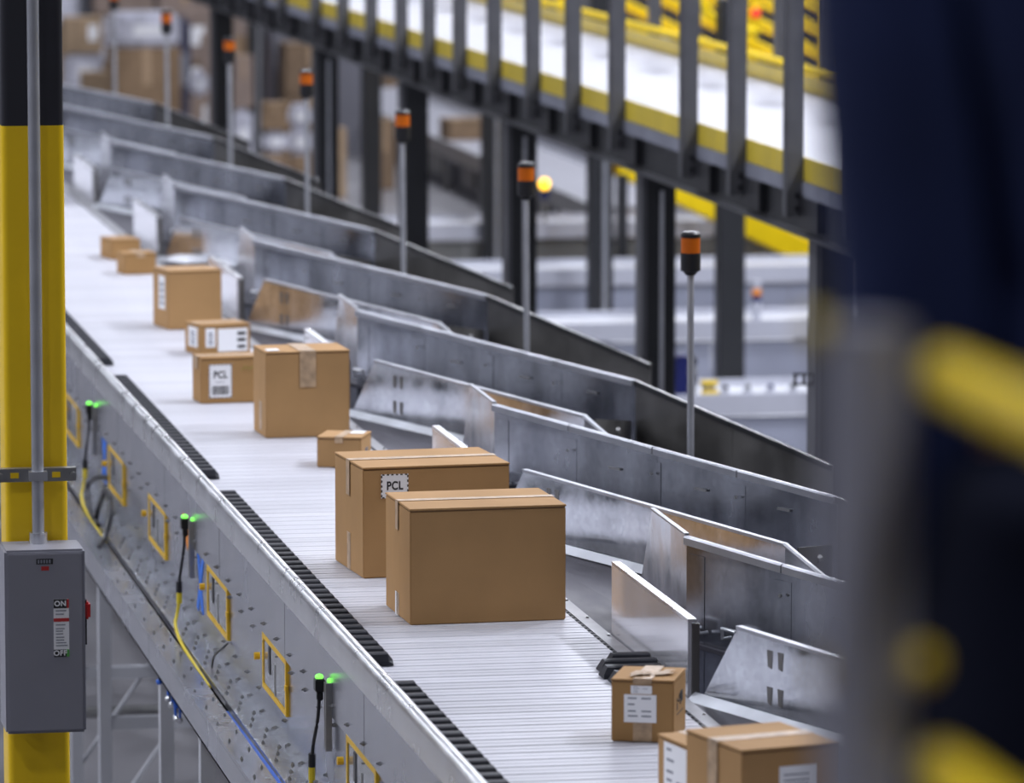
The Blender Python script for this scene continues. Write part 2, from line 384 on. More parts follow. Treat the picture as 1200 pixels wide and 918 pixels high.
MB().tube(smooth_path([(2.217, 17.62, 1.62), (2.20, 17.64, 1.60), (2.185, 17.75, 1.555), (2.18, 17.78, 1.51)]), .004, 6).build('thin_cable', BLK, cv, smooth=True)
# right edge: chain strip and trim
cb = MB()
yy = Y0
while yy < 22: cb.box(3.006, 3.018, yy, yy + .03, 1.975, 1.998); yy += .0485
stuff(cb.build('chain_teeth', SHOE, cv))
MB().box(3.02, 3.061, Y0, Y1, 1.965, 1.999).build('edge_trim', TRIM, cv)
sc = MB(); yy = Y0 + .1
while yy < 24: sc.tube([(3.052, yy, 1.999), (3.052, yy, 2.003)], .005, 6); yy += .33
stuff(sc.build('trim_screw', STRUT, cv))
MB().box(3.02, 3.05, Y0, Y1, 1.50, 1.965).build('right_side_panel', SIDE, cv)
# legs
for y in (12.6, 15.9, 18.1, 19.32, 21.52, 22.72, 25.8, 29.0, 32.4, 36):
    MB().box(2.175, 2.225, y - .03, y + .03, 0, 1.497).build('leg', FRAMEW, cv)
    MB().box(2.96, 3.01, y - .03, y + .03, 0, 1.93).build('leg', FRAMEW, cv)
    MB().box(2.225, 2.96, y - .025, y + .025, .62, .67).build('cross_bar', FRAMEW, cv)
    MB().bar((2.225, y + .03, .25), (2.96, y + .03, 1.30), .012, .04, (0, 1, 0)).build('cross_bar', FRAMEW, cv)
MB().tube([(2.225, 23.2, .385), (2.96, 23.2, .385)], .027, 12).build('pipe', STRUT, cv, smooth=True)
MB().tube(smooth_path([(2.79, 23.2, 1.2), (2.79, 23.2, .75), (2.80, 23.2, .52), (2.85, 23.2, .42), (2.93, 23.2, .39)], 5), .015, 9).build('pipe', CONDU, cv, smooth=True)
for q in range(9):
    p = Vector((2.16 + R.uniform(-.01, .03), 19.0 + R.uniform(-.25, .25), 1.40))
    e_ = p + Vector((R.uniform(-.02, .03), R.uniform(-.15, .15), -.14 - .12 * R.random()))
    w_ = MB().tube(smooth_path([p, p + Vector((R.uniform(-.02, .02), R.uniform(-.1, .1), -.06)), e_]), .005, 6).build('hanging_wire', [BCAB, BLK, BCAB][q % 3], cv, smooth=True)
    MB().ball(e_, .012, .016, .012, 8, 5).build('connector', [CAPM, BCAB, ALU][q % 3], w_, smooth=True)

# ------------------------------------------------------------------ chutes
DV = Vector((sin(math.radians(22)), -cos(math.radians(22)), 0))
NV = Vector((-cos(math.radians(22)), -sin(math.radians(22)), 0))
ZUP = Vector((0, 0, 1))
def wall_slab(a, b, za0, za1, zb0, zb1, t=.005):      # vertical sheet between a and b
    a, b = Vector(a), Vector(b)
    d = (b - a); n = Vector((d.y, -d.x, 0)).normalized() * t
    return MB().prism([(a.x, a.y, za0), (b.x, b.y, zb0), (b.x, b.y, zb1), (a.x, a.y, za1)], -n)
chute_names = {
 -1: 'nearest sorting chute, mostly hidden behind the railing post and the person',
 0: 'sorting chute beside the small carton with two white labels',
 1: 'sorting chute beside the two largest cartons',
 2: 'sorting chute beside the square carton with a tape strip down its front',
 3: 'sorting chute holding the white mailers, beside the tall carton with a side label',
 4: 'sorting chute beside the two farthest small cartons',
 5: 'sorting chute just beyond the two farthest small cartons',
 6: 'second sorting chute beyond the farthest small cartons',
 7: 'last sorting chute at the far end of the conveyor'}
def chute(k):
    oy = 3.235 * k
    t = thing('sorting_chute', chute_names[k] + ', galvanised', 'chute', (3.1, 14.3 + oy, 0), 0, None)
    inv = Vector((-3.1, -(14.3 + oy), 0))
    def put(b, name, m, **kw): return b.build(name, m, t, loc=inv, **kw)
    # bright deflector plate along the belt with folded top edge and an end flange with shade in its colour
    Ya, Yb = 15.34 + oy, 14.27 + oy
    put(MB().box(3.066, 3.076, Yb, Ya, 1.995, 2.205), 'deflector_plate', PLATE)
    put(MB().box(3.066, 3.090, Yb, Ya, 2.205, 2.215), 'plate_lip', ALU)
    put(MB().box(3.077, 3.098, Yb - .004, Yb + .004, 1.70, 2.203), 'end_flange', DSTEEL)
    # nose, parallel to the belt, leaning edge
    tip, bend = Vector((3.276, 15.77 + oy, 0)), Vector((3.276, 15.27 + oy, 0))
    put(MB().prism([(3.276, tip.y + .30, 1.86), (3.276, bend.y, 1.86), (3.276, bend.y, 2.30), (3.276, tip.y, 2.305)], (.005, 0, 0)), 'nose_panel', GALVB)
    put(MB().prism([(3.270, tip.y, 2.303), (3.270, bend.y, 2.297), (3.270, bend.y, 2.303), (3.270, tip.y, 2.309)], (.014, 0, 0)), 'nose_lip', LIPM)
    # tall dividing wall in lapped sheets, rolled lip on top
    zt = lambda s_: 2.297 - .041 * s_ if s_ < 2.07 else 2.212 - .14 * (s_ - 2.07)
    seams = [0, .50, 1.02, 1.52, 2.07]
    for a, b_ in zip(seams, seams[1:]):
        A, B = bend + DV * a, bend + DV * (b_ + (.012 if b_ < 2 else 0))
        jig = .0008 * (seams.index(a) % 2)
        put(wall_slab(A + NV * jig, B + NV * jig, zt(a) - .46, zt(a) - .012, zt(b_) - .46, zt(b_) - .012), 'divider_sheet', GALV)
        A2, B2 = bend + DV * (a + .002), bend + DV * (b_ - .004)
        b = MB()
        b.prism([A2 + ZUP * (zt(a) - .026) + NV * .004, A2 + ZUP * (zt(a) - .026) + NV * .013, A2 + ZUP * (zt(a) - .005) + NV * .013, A2 + ZUP * zt(a) + NV * .008, A2 + ZUP * zt(a) - NV * .004, A2 + ZUP * (zt(a) - .012) - NV * .006],
                (B2 - A2) + ZUP * (zt(b_) - zt(a)))
        put(b, 'rolled_lip', LIPM, smooth=False)
    for s_ in seams[1:-1] + [0.06]:
        A, B = bend + DV * (s_ - .05) + NV * .0018, bend + DV * (s_ + .035) + NV * .0018
        put(wall_slab(A, B, zt(s_) - .45, zt(s_) - .05, zt(s_) - .45, zt(s_) - .05, .0016), 'joint_strip', GALV)
    rv = MB()
    for s_ in seams[1:-1]:
        for dz in (.09, .25):
            p = bend + DV * s_ + NV * .012 + ZUP * (zt(s_) - dz); rv.tube([p, p + NV * .006], .0055, 7)
    for (s_, dz) in ((.78, .11), (1.30, .10), (1.78, .09)):
        p = bend + DV * s_ + NV * .006 + ZUP * (zt(s_) - dz); rv.bar(p - DV * .035, p + DV * .035, .004, .008)
    stuff(put(rv, 'rivet', STRUT))
    # wire handles on the wall
    for s_, dz in ((.04, .27), (.24, .26)):
        p = bend + DV * s_ + NV * .006 + ZUP * (zt(s_) - dz)
        put(MB().tube([p, p + NV * .03, p + NV * .035 + DV * .005 + ZUP * .03, p + NV * .035 + DV * .075 + ZUP * .03, p + NV * .03 + DV * .08, p + DV * .08], .006, 7), 'wire_handle', ALU, smooth=True)
    # steep continuation, its dim surroundings put into the dark sheet colour
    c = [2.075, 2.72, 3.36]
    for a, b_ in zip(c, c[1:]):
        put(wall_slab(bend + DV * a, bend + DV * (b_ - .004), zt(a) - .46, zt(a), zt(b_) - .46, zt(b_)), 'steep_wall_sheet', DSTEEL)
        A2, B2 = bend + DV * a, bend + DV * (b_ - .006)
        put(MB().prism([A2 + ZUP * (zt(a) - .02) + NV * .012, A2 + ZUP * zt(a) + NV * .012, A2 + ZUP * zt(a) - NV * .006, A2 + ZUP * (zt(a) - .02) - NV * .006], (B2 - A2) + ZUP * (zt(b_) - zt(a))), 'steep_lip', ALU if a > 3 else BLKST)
    # low guide wall with leaning leading edge, bend at its end
    lb = Vector((3.09, 14.27 + oy, 0)); zl = lambda s_: 2.226 - .04 * s_
    e = lb + DV * 1.70
    put(MB().prism([lb + ZUP * 1.96, e + ZUP * 1.93, e + ZUP * zl(1.7), lb + DV * .20 + ZUP * zl(.2)], NV * -.005), 'guide_wall', GALVB)
    A2 = lb + DV * .2
    put(MB().prism([A2 + ZUP * (zl(.2) - .004) + NV * .007, A2 + ZUP * (zl(.2) + .006) + NV * .007, A2 + ZUP * (zl(.2) + .006) - NV * .014, A2 + ZUP * (zl(.2) - .004) - NV * .014], (e - A2) + ZUP * (zl(1.7) - zl(.2))), 'guide_lip', LIPM)
    for (s_, dz) in ((.34, .035), (.34, .135), (1.0, .035), (1.0, .135)):
        b = MB()
        for q in (0, .05):
            p = lb + DV * (s_ + q) + ZUP * (zl(s_) - dz) + NV * .0012
            b.slab([p + ZUP * .0, p + DV * .026 + ZUP * 0, p + DV * .022 - ZUP * .05, p + DV * .004 - ZUP * .045], .0004)
        put(b, 'rub_mark', DSTEEL)
    # cove between guide wall and chute floor
    fA, fE = lb + ZUP * 2.012, e + ZUP * 1.985
    put(MB().prism([fA + NV * .004, fA + NV * .034 - ZUP * .022, fA + NV * .004 - ZUP * .022], (fE - fA)), 'wall_cove', COVE)
    e2 = e + Vector((.02, -.50, 0))
    put(wall_slab(e, e2, 1.93, zl(1.7), 1.90, zl(1.7) - .04, .005), 'guide_end', GALV)
    put(MB().tube([e + ZUP * (zl(1.7) + .003), e2 + ZUP * (zl(1.7) - .037)], .008, 6), 'guide_end_lip', LIPM)
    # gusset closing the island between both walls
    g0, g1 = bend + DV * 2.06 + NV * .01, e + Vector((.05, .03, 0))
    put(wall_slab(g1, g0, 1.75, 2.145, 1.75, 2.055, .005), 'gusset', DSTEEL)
    put(MB().tube([(g0 * .6 + g1 * .4) + ZUP * 2.05, (g0 * .6 + g1 * .4) + ZUP * 2.05 + Vector((-.02, -.03, 0))], .014, 7), 'gusset_bolt', STRUT)
    # chute floor, then the steep run
    A, B = Vector((3.062, 14.50 + oy, 1.990)), Vector((3.062, 12.10 + oy, 1.990))
    nb = Vector((3.276, 12.03 + oy, 0))
    C_, D_ = nb + DV * 2.06 + ZUP * 1.94, lb + DV * 2.06 + ZUP * 1.94
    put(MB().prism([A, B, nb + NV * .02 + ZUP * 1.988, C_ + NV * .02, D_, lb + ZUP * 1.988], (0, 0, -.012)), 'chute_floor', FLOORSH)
    C2, D2 = nb + DV * 3.36 + ZUP * 1.75, lb + DV * 3.36 + ZUP * 1.75
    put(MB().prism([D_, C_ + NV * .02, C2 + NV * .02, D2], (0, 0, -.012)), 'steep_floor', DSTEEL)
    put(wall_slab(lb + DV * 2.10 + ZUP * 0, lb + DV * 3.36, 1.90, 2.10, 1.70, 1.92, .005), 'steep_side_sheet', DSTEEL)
    # legs
    for p, z in ((bend + DV * .5 - NV * .03, 1.80), (bend + DV * 1.9 - NV * .03, 1.74), (bend + DV * 3.2 - NV * .03, 1.58)):
        put(MB().box(p.x - .025, p.x + .025, p.y - .025, p.y + .025, 0, z + .1), 'leg', FRAMEW)
    return t
for k in range(-1, 8): chute(k)

# ------------------------------------------------------------------ cartons on the belt
def front_panel(b, x0, x1, z0, z1, d=.0012): return b.box(x0, x1, -d, 0, z0, z1)
def face_mat(face, W, D):
    # local frame of a face: u to the right, v up, w out of the face
    if face == 'front': return lambda u, v, w_: (u, -w_, v)
    if face == 'left': return lambda u, v, w_: (-w_, D - u, v)
    if face == 'right': return lambda u, v, w_: (W + w_, u, v)
    return lambda u, v, w_: (u, v, w_)
def flat(face, W, D, u0, u1, v0, v1, w0, w1):
    g = face_mat(face, W, D); b = MB()
    pts = [g(u, v, w_) for w_ in (w0, w1) for (u, v) in ((u0, v0), (u1, v0), (u1, v1), (u0, v1))]
    return b.poly(pts, [(0, 3, 2, 1), (4, 5, 6, 7), (0, 1, 5, 4), (1, 2, 6, 5), (2, 3, 7, 6), (3, 0, 4, 7)])
def multi(face, W, D, rects, w0, w1):
    b = MB()
    for r in rects:
        s_ = flat(face, W, D, *r, w0, w1); b.poly(s_.v, s_.f)
    return b
def put_text(s, face, W, D, u, v, size, m, parent, w_=.0022, sx=1.0):
    me = text_mesh(s, size, m, sx)
    g = face_mat(face, W, D)
    for vert in me.vertices: vert.co = Vector(g(u + vert.co.x, v + vert.co.y, w_ + vert.co.z))
    return link('print', me, parent)
def barcode(u0, u1, v0, v1, seed=1):
    r = random.Random(seed); out = []; u = u0
    while u < u1:
        wd = r.choice((.0012, .002, .003)); out.append((u, min(u + wd, u1), v0, v1)); u += wd + r.choice((.0012, .002))
    return out
def carton(label, x, y, rz, W, D, H, tape='x', m=CARD, hang=.09, low=.07, tw=.05, z=ZB + .001, group=None):
    t = thing('carton', label, 'carton', (x, y, z), math.radians(rz), group)
    MB().box(0, W, 0, D, 0, H - .006).build('body', m, t, bevel=.003)
    g = .0015
    if tape == 'x':
        flaps = [(-.0015, W + .0015, -.0015, D / 2 - g), (-.0015, W + .0015, D / 2 + g, D + .0015)]
    else:
        flaps = [(-.0015, W / 2 - g, -.0015, D + .0015), (W / 2 + g, W + .0015, -.0015, D + .0015)]
    for i, (a, b_, c, d) in enumerate(flaps):
        lift = R.uniform(0, .002)
        MB().box(a, b_, c, d, H - .0045, H + lift).build('top_flap', m, t, bevel=.0012)
    MB().box(.002, W - .002, .002, D - .002, H - .008, H - .0046).build('flap_edge', CARDE, t)
    hw = tw / 2
    tp = MB(); lo = MB()
    if tape == 'x':
        tp.box(-.004, W + .003, D / 2 - hw, D / 2 + hw, H + .0022, H + .0032)
        if hang: tp.poly([(x, y, z) for x in (-.004, -.0028) for (y, z) in ((D / 2 - hw, H - hang), (D / 2 + hw, H - hang), (D / 2 + hw, H + .0032), (D / 2 - hw, H + .0032))], [(0, 1, 2, 3), (7, 6, 5, 4), (0, 4, 5, 1), (1, 5, 6, 2), (2, 6, 7, 3), (3, 7, 4, 0)])
        if low: lo.box(-.0012, 0, D / 2 - hw, D / 2 + hw, .002, low)
    else:
        tp.box(W / 2 - hw, W / 2 + hw, -.004, D + .003, H + .0022, H + .0032)
        if hang: tp.box(W / 2 - hw, W / 2 + hw, -.004, -.0028, H - hang, H + .0032)
        if low: lo.box(W / 2 - hw, W / 2 + hw, -.0012, 0, .002, low)
    h_ = len(tp.v) > 8
    if h_:
        hv, hf = tp.v[8:], [tuple(i - 8 for i in f) for f in tp.f[6:]]
        hm = MB(); hm.v, hm.f = hv, hf; hm.build('tape_end', TAPE, t); tp.v, tp.f = tp.v[:8], tp.f[:6]
    o = tp.build('tape', TAPE, t); o['label'] = 'shiny packing tape'
    if low: lo.build('tape_end', TAPE, t)
    return t
def stamp_label(t, face, W, D, u0, u1, v0, v1, code=True):
    lb = flat(face, W, D, u0, u1, v0, v1, .0008, .0016).build('stamp_label', PAPER, t)
    lb['label'] = 'white label with a black dashed border reading PCL'
    rs = []; n = max(4, int((u1 - u0) / .014)); m_ = max(4, int((v1 - v0) / .014)); wd = .004
    for i in range(n):
        a = u0 + (u1 - u0) * (i + .25) / n; b_ = u0 + (u1 - u0) * (i + .75) / n
        rs += [(a, b_, v1 - wd, v1), (a, b_, v0, v0 + wd)]
    for i in range(m_):
        a = v0 + (v1 - v0) * (i + .25) / m_; b_ = v0 + (v1 - v0) * (i + .75) / m_
        rs += [(u0, u0 + wd, a, b_), (u1 - wd, u1, a, b_)]
    multi(face, W, D, rs, .0016, .002).build('dashed_border', INK, lb)
    cu = (u0 + u1) / 2
    put_text('PCL', face, W, D, cu, v0 + (v1 - v0) * (.68 if code else .5), (u1 - u0) * .42, INK, lb, .0017, .8)
    if code:
        multi(face, W, D, barcode(u0 + .012, u1 - .012, v0 + .012, v0 + (v1 - v0) * .36, 3), .0016, .002).build('bar_code', INK, lb)
        multi(face, W, D, [(cu - .02, cu + .018, v0 + (v1 - v0) * .46, v0 + (v1 - v0) * .48)], .0016, .002).build('small_print', GINK, lb)
def ship_label(t, face, W, D, u0, u1, v0, v1, seed=1, style='lines'):
    lb = flat(face, W, D, u0, u1, v0, v1, .0008, .0016).build('shipping_label', PAPER, t); lb['label'] = 'white shipping label'
    r = random.Random(seed); w_, h_ = u1 - u0, v1 - v0
    if style == 'bars':
        multi(face, W, D, barcode(u0 + w_ * .12, u1 - w_ * .12, v0 + h_ * .12, v0 + h_ * .42, seed), .0016, .002).build('bar_code', INK, lb)
        multi(face, W, D, [(u0 + w_ * .12, u0 + w_ * .8, v0 + h_ * q, v0 + h_ * (q + .04)) for q in (.55, .65, .78)], .0016, .002).build('small_print', GINK, lb)
    elif style == 'side':
        rs = []
        for q in (.12, .3, .5, .68): rs += [(u0 + w_ * .25, u0 + w_ * .75, v0 + h_ * q, v0 + h_ * (q + .12))]
        multi(face, W, D, rs, .0016, .002).build('small_print', GINK, lb)
    elif style == 'blocks':
        multi(face, W, D, [(u1 - w_ * .34, u1 - w_ * .06, v0 + h_ * q, v0 + h_ * (q + .15)) for q in (.12, .42, .70)], .0016, .002).build('bar_code', INK, lb)
    else:
        rs = []
        for q in (.2, .38, .62, .84):
            n = r.choice((1, 2)); a = u0 + w_ * .12
            for j in range(n): rs.append((a + w_ * .42 * j, a + w_ * (.42 * j + r.uniform(.18, .32)), v0 + h_ * q, v0 + h_ * (q + .055)))
        multi(face, W, D, rs, .0016, .002).build('small_print', GINK, lb)
    return lb
# B1, B2: the two large cartons
t = carton('large plain brown carton at the front of the pair, top taped lengthwise', 2.505, 15.585, 2.2, .474, .375, .347, 'x', CARD, .085, .07, .04)
W, D, H = .474, .375, .347
flat('left', W, D, .15, .19, .0, .07, .0002, .0012).build('tape_end', PAPER, t)
t = carton('large brown carton behind the plain one, white PCL label on its front', 2.503, 16.500, 4.5, .474, .395, .350, 'x', CARD, .11, .12, .045)
W, D, H = .474, .395, .350
stamp_label(t, 'front', W, D, .058, .146, H - .098, H - .022, False)
# B3
t = carton('squarish brown carton with crinkled tape hanging down the middle of its front', 2.660, 19.965, 3.0, .322, .255, .326, 'y', CARD, .135, .0, .062)
W, D, H = .322, .255, .326
flat('left', W, D, .12, .17, .02, .13, .0002, .0012).build('tape_end', TAPE, t)
flat('top', W, D, .012, .06, .03, .09, H + .003, H + .0036).build('white_sticker', PAPER, t)
mk = MB()
for u, v in ((.22, .07), (.24, .065), (.23, .08)): q = flat('front', W, D, u, u + .008, v, v + .01, .0002, .0006); mk.poly(q.v, q.f)
# B4
t = carton('small brown carton in the gap behind the large pair, turned to the right', 2.733, 19.125, -20, .163, .185, .110, 'y', CARD, .02, 0, .03)
W, D, H = .163, .185, .110
flat('top', W, D, .10, .15, .10, .17, H + .003, H + .0038).build('white_sticker', PAPER, t)
put_text('|||| H', 'right', W, D, .10, .055, .022, GINK, t, .0008)
# B5
t = carton('brown carton with a tall dashed PCL barcode label, left of the squarish carton', 2.548, 21.07, 5.5, .30, .16, .182, 'x', CARDD, .05, 0, .05)
W, D, H = .30, .16, .182
stamp_label(t, 'front', W, D, .032, .125, .022, .156, True)
sc_ = MB()
for q in range(5): sc_.bar((.165 + .012 * q, -.0006, .128 + .006 * (q % 2)), (.182 + .012 * q, -.0006, .150 - .004 * (q % 3)), .001, .004, (0, 1, 0))
sc_.build('green_scribble', GREENMARK, t)
# B6
t = carton('low brown carton with white shipping labels on two sides', 2.752, 22.755, 13, .226, .20, .130, 'x', CARDD, .0, 0, .05)
W, D, H = .226, .20, .130
ship_label(t, 'left', W, D, .05, .16, .03, .115, 4, 'side')
ship_label(t, 'front', W, D, .022, .066, .035, .115, 5, 'side')
ship_label(t, 'front', W, D, .078, .212, .014, .112, 6, 'blocks')
# B7
t = carton('tall brown carton with a narrow white label on its left side', 2.735, 23.80, 10, .248, .245, .262, 'x', CARD, .0, 0, .05)
W, D, H = .248, .245, .262
ship_label(t, 'left', W, D, .095, .190, .085, .235, 8, 'side')
# B8, B9
t = carton('small brown carton right behind the tall carton with a side label', 2.812, 26.34, 10, .160, .15, .105, 'y', CARDD, .02, 0, .04)
t = carton('farthest small brown carton on the belt, partly behind another small one', 2.830, 27.12, 10, .150, .22, .102, 'x', CARDD, .0, 0, .04)
# B10
t = carton('small cubic carton with two white labels on its front, by the right belt edge', 2.727, 13.645, -21, .166, .20, .166, 'y', CARDD, .012, .09, .05)
W, D, H = .166, .20, .166
ship_label(t, 'front', W, D, .052, .108, .128, .150, 10, 'lines')
ship_label(t, 'front', W, D, .034, .120, .052, .126, 11, 'lines')
pr = MB()
for (u, v, a, b_) in ((.05, .078, .012, .018), (.05, .10, .012, .01), (.075, .095, .02, .008), (.085, .105, .012, .012), (.105, .085, .016, .035), (.125, .09, .022, .030), (.05, .065, .10, .003)):
    q = flat('right', W, D, u, u + a, v, v + b_, .0002, .0008); pr.poly(q.v, q.f)
pr.build('black_print', INK, t)
cr = MB()
for q in range(10):
    a = R.uniform(.03, .12); c = R.uniform(.02, .12)
    cr.slab([(a, c, H + .004), (a + .035, c + .006, H + R.uniform(.004, .011)), (a + .03, c + .03, H + R.uniform(.004, .009)), (a + .004, c + .03, H + .005)], .0006)
cr.build('crinkled_tape', TAPE, t)
# B11, B12
t = carton('brown carton at the bottom edge with tape along its top and a barcode label', 2.742, 12.150, 14, .252, .30, .250, 'x', CARD, .16, 0, .05)
W, D, H = .252, .30, .250
ship_label(t, 'front', W, D, .098, .195, .10, .205, 12, 'bars')
t = carton('small carton mostly hidden behind the bottom edge carton, white label on its side', 2.742, 12.742, 12, .14, .19, .150, 'y', CARD, 0, 0, .03)
ship_label(t, 'left', .14, .19, .04, .185, .02, .14, 13, 'lines')
# mailers in a chute
for i, (x, y, rz, lab) in enumerate(((3.185, 26.84, 20, 'white plastic mailer lying in the chute, left one of two'), (3.36, 26.62, -10, 'white plastic mailer lying in the chute, right one of two'))):
    t = thing('poly_mailer', lab, 'mailer', (x, y, 1.992), math.radians(rz), 'white mailers in a chute')
    b = MB(); n = 8; V = []; F = []
    for sgn in (1, -1):
        for a in range(n + 1):
            for c in range(n + 1):
                u, v = a / n * 2 - 1, c / n * 2 - 1
                hh = (1 - u ** 4) * (1 - v ** 4)
                V.append((u * .085, v * .12, .028 + sgn * .027 * hh))
    for s_ in range(2):
        o_ = s_ * (n + 1) ** 2
        for a in range(n):
            for c in range(n):
                i0 = o_ + a * (n + 1) + c; F.append((i0, i0 + 1, i0 + n + 2, i0 + n + 1))
    b.poly(V, F).build('bag', POLY, t, smooth=True)
    MB().box(-.085, .085, .112, .128, .0265, .0295).build('seal_strip', POLY, t)

# ------------------------------------------------------------------ amber beacons along the chutes
def beacon_tree():
    t = thing('beacon', 'x', 'beacon', (0, 0, 0))
    MB().cyl((.013, 0, .0), (0, 0, 2.72), .0125, 10).build('pole', CONDU, t, smooth=True)
    MB().box(-.06, .085, -.06, .06, 0, .012).build('base_plate', STRUT, t)
    b = MB().tube([(0, 0, 2.72), (0, 0, 2.735), (0, 0, 2.736), (0, 0, 2.80)], [.016, .030, .036, .036], 18); b.build('housing', BLK, t, smooth=True)
    MB().tube([(0, 0, 2.80), (0, 0, 2.855)], .0345, 18).build('lens', AMBER, t, smooth=True)
    MB().tube([(0, 0, 2.855), (0, 0, 2.868), (0, 0, 2.876)], [.036, .036, .028], 18).build('cap', BLK, t, smooth=True)
    return t
bt = beacon_tree()
cues = ['nearest amber beacon on a thin pole, standing in front of the steel columns', 'second nearest amber beacon on a pole, against a wide black column',
        'third nearest amber beacon on a pole, left of a wide black column', 'fourth nearest amber beacon on a pole, in front of stacked cartons',
        'fifth nearest amber beacon on a pole, against the leftmost black column', 'sixth amber beacon on a pole, before the heap of cartons', 'farthest amber beacon on a pole, cut by the top of the picture']
for i, c in enumerate(cues):
    o = bt if i == 0 else copy_tree(bt)
    o.location = (4.02, 18.69 + 3.26 * i, 0); o['label'] = c; o['group'] = 'amber beacons along the chutes'

# ------------------------------------------------------------------ yellow and black column with disconnect
def rounded(cx, cy, w_, d_, r=.018, n=4):
    P = []
    for (sx, sy, a0) in ((1, 1, 0), (-1, 1, 90), (-1, -1, 180), (1, -1, 270)):
        for k in range(n + 1):
            a = math.radians(a0 + 90 * k / n); P.append((cx + sx * (w_ / 2 - r) + r * cos(a), cy + sy * (d_ / 2 - r) + r * sin(a)))
    return P
t = thing('building_column', 'steel column painted yellow below and charcoal above, at the left edge', 'column', (1.382, 15.49, 0))
MB().prism([(x, y, 0) for x, y in rounded(0, 0, .180, .18)], (0, 0, 3.515)).build('yellow_shaft', YEL, t, smooth=True)
MB().prism([(x, y, 3.515) for x, y in rounded(0, 0, .178, .178)], (0, 0, 7.985)).build('charcoal_shaft', CHAR, t, smooth=True)
MB().box(-.19, .19, -.19, .19, 0, .02).build('base_plate', YEL, t)
t = thing('disconnect_switch', 'grey electrical disconnect box with ON OFF label strapped to the yellow column', 'switch box', (1.384, 15.30, 0))
MB().box(-.114, .116, -.10, .088, 1.782, 2.314).build('enclosure', BOXG, t, bevel=.006)
MB().box(-.106, .108, -.108, -.099, 1.79, 2.306).build('door', BOXG, t, bevel=.003)
MB().tube([(-.004, .04, 2.305), (-.004, .04, 11.4)], .0175, 14).build('conduit', CONDU, t, smooth=True)
MB().tube([(-.004, .04, 2.314), (-.004, .04, 2.345)], .026, 12).build('conduit_hub', ALU, t, smooth=True)
st_ = MB().box(-.118, .108, .045, .080, 2.492, 2.530).build('strut_channel', STRUT, t)
for x in (-.07, .05): MB().box(x - .012, x + .012, .043, .046, 2.503, 2.519).build('slot', YEL, st_)
MB().box(-.03, .022, .012, .045, 2.498, 2.524).build('conduit_clamp', ALU, t)
for x in (-.112, .098): MB().tube([(x, .045, 2.511), (x, .02, 2.511)], .009, 8).build('stud', STRUT, t)
def dface(x0, x1, z0, z1, m, name, d=.109, par=None): return MB().box(x0, x1, -d, -d + .002, z0, z1).build(name, m, par or t)
lab = dface(.024, .068, 2.005, 2.172, PAPER, 'switch_label', .110); lab['label'] = 'white label strip with ON and OFF plates'
dface(.024, .062, 2.146, 2.172, INK, 'on_plate', .1112, lab); dface(.062, .068, 2.146, 2.172, REDP, 'red_bar', .1112, lab)
dface(.024, .068, 2.107, 2.117, REDP, 'red_bar', .1112, lab)
dface(.024, .060, 2.005, 2.026, INK, 'off_plate', .1112, lab); dface(.060, .068, 2.005, 2.026, GRNP, 'green_bar', .1112, lab)
for s_, z, x in (('ON', 2.159, .043), ('OFF', 2.0155, .042)):
    me = text_mesh(s_, .021, PAPER)
    for v in me.vertices: v.co = Vector((x + v.co.x, -.1120 - v.co.z, z + v.co.y))
    link('print', me, lab)
b = MB()
for z in (2.137, 2.127, 2.096, 2.085, 2.078, 2.07, 2.06, 2.052, 2.044, 2.036): b.box(.030, .030 + R.uniform(.02, .034), -.1106, -.110, z, z + .003)
b.build('small_print', GINK, lab)
b = dface(-.024, .024, 2.274, 2.290, INK, 'name_plate'); 
q = MB()
for k in range(5): q.box(-.02 + .008 * k, -.015 + .008 * k, -.1098, -.109, 2.277, 2.287)
q.build('small_print', GINK, b)
dface(-.010, .012, 2.256, 2.268, REDP, 'red_mark')
hb = MB().box(.117, .124, -.06, -.03, 2.03, 2.16); hb.build('lever', BLK, t)
h2 = MB().box(.116, .134, -.075, -.02, 2.105, 2.155).build('lever_grip', REDPL, t, bevel=.006); h2['label'] = 'red lever grip'

# ------------------------------------------------------------------ mezzanine on the right
mz = thing('mezzanine_walkway', 'raised walkway with white deck and yellow toe plates on black beams', 'walkway', (5.75, 20, 0))
inv = Vector((-5.75, -20, 0))
MY0, MY1 = 9.0, 62.0
def put(b, name, m, par=mz, **kw): return b.build(name, m, par, loc=inv, **kw)
b = MB(); b.box(5.74, 5.755, MY0, MY1, 2.36, 2.55); b.box(5.755, 5.83, MY0, MY1, 2.54, 2.552)
put(b, 'edge_beam', BLKST)
put(MB().box(5.67, 5.83, MY0, MY1, 2.356, 2.362), 'beam_flange', POSTM)  # paler than the web: light on its top put into the colour
b = MB(); b.box(7.2, 7.215, MY0, MY1, 2.36, 2.55); b.box(7.2, 7.29, MY0, MY1, 2.355, 2.368); put(b, 'edge_beam', BLKST)
y = MY0
while y < MY1:
    put(MB().box(5.715, 5.74, y + .004, y + 2.42, 2.53, 2.60), 'deck_angle', ANGLE)
    put(MB().box(5.72, 7.26, y + .003, y + 2.42, 2.565, 2.60), 'deck_panel', DECKW)
    for s_ in (0, 1.21): put(MB().box(5.722, 5.730, y + s_ + .006, y + s_ + 1.205, 2.602, 2.712), 'toe_plate', YELP)
    put(MB().box(7.235, 7.243, y + .004, y + 2.42, 2.602, 2.69), 'toe_plate', YELP)
    put(MB().box(5.755, 7.2, y, y + .08, 2.40, 2.55), 'joist', BLKST)
    y += 2.424
put(MB().tube([(7.235, MY0, 2.73), (7.235, MY1, 2.73)], .024, 10), 'guard_pipe', YELB, smooth=True)
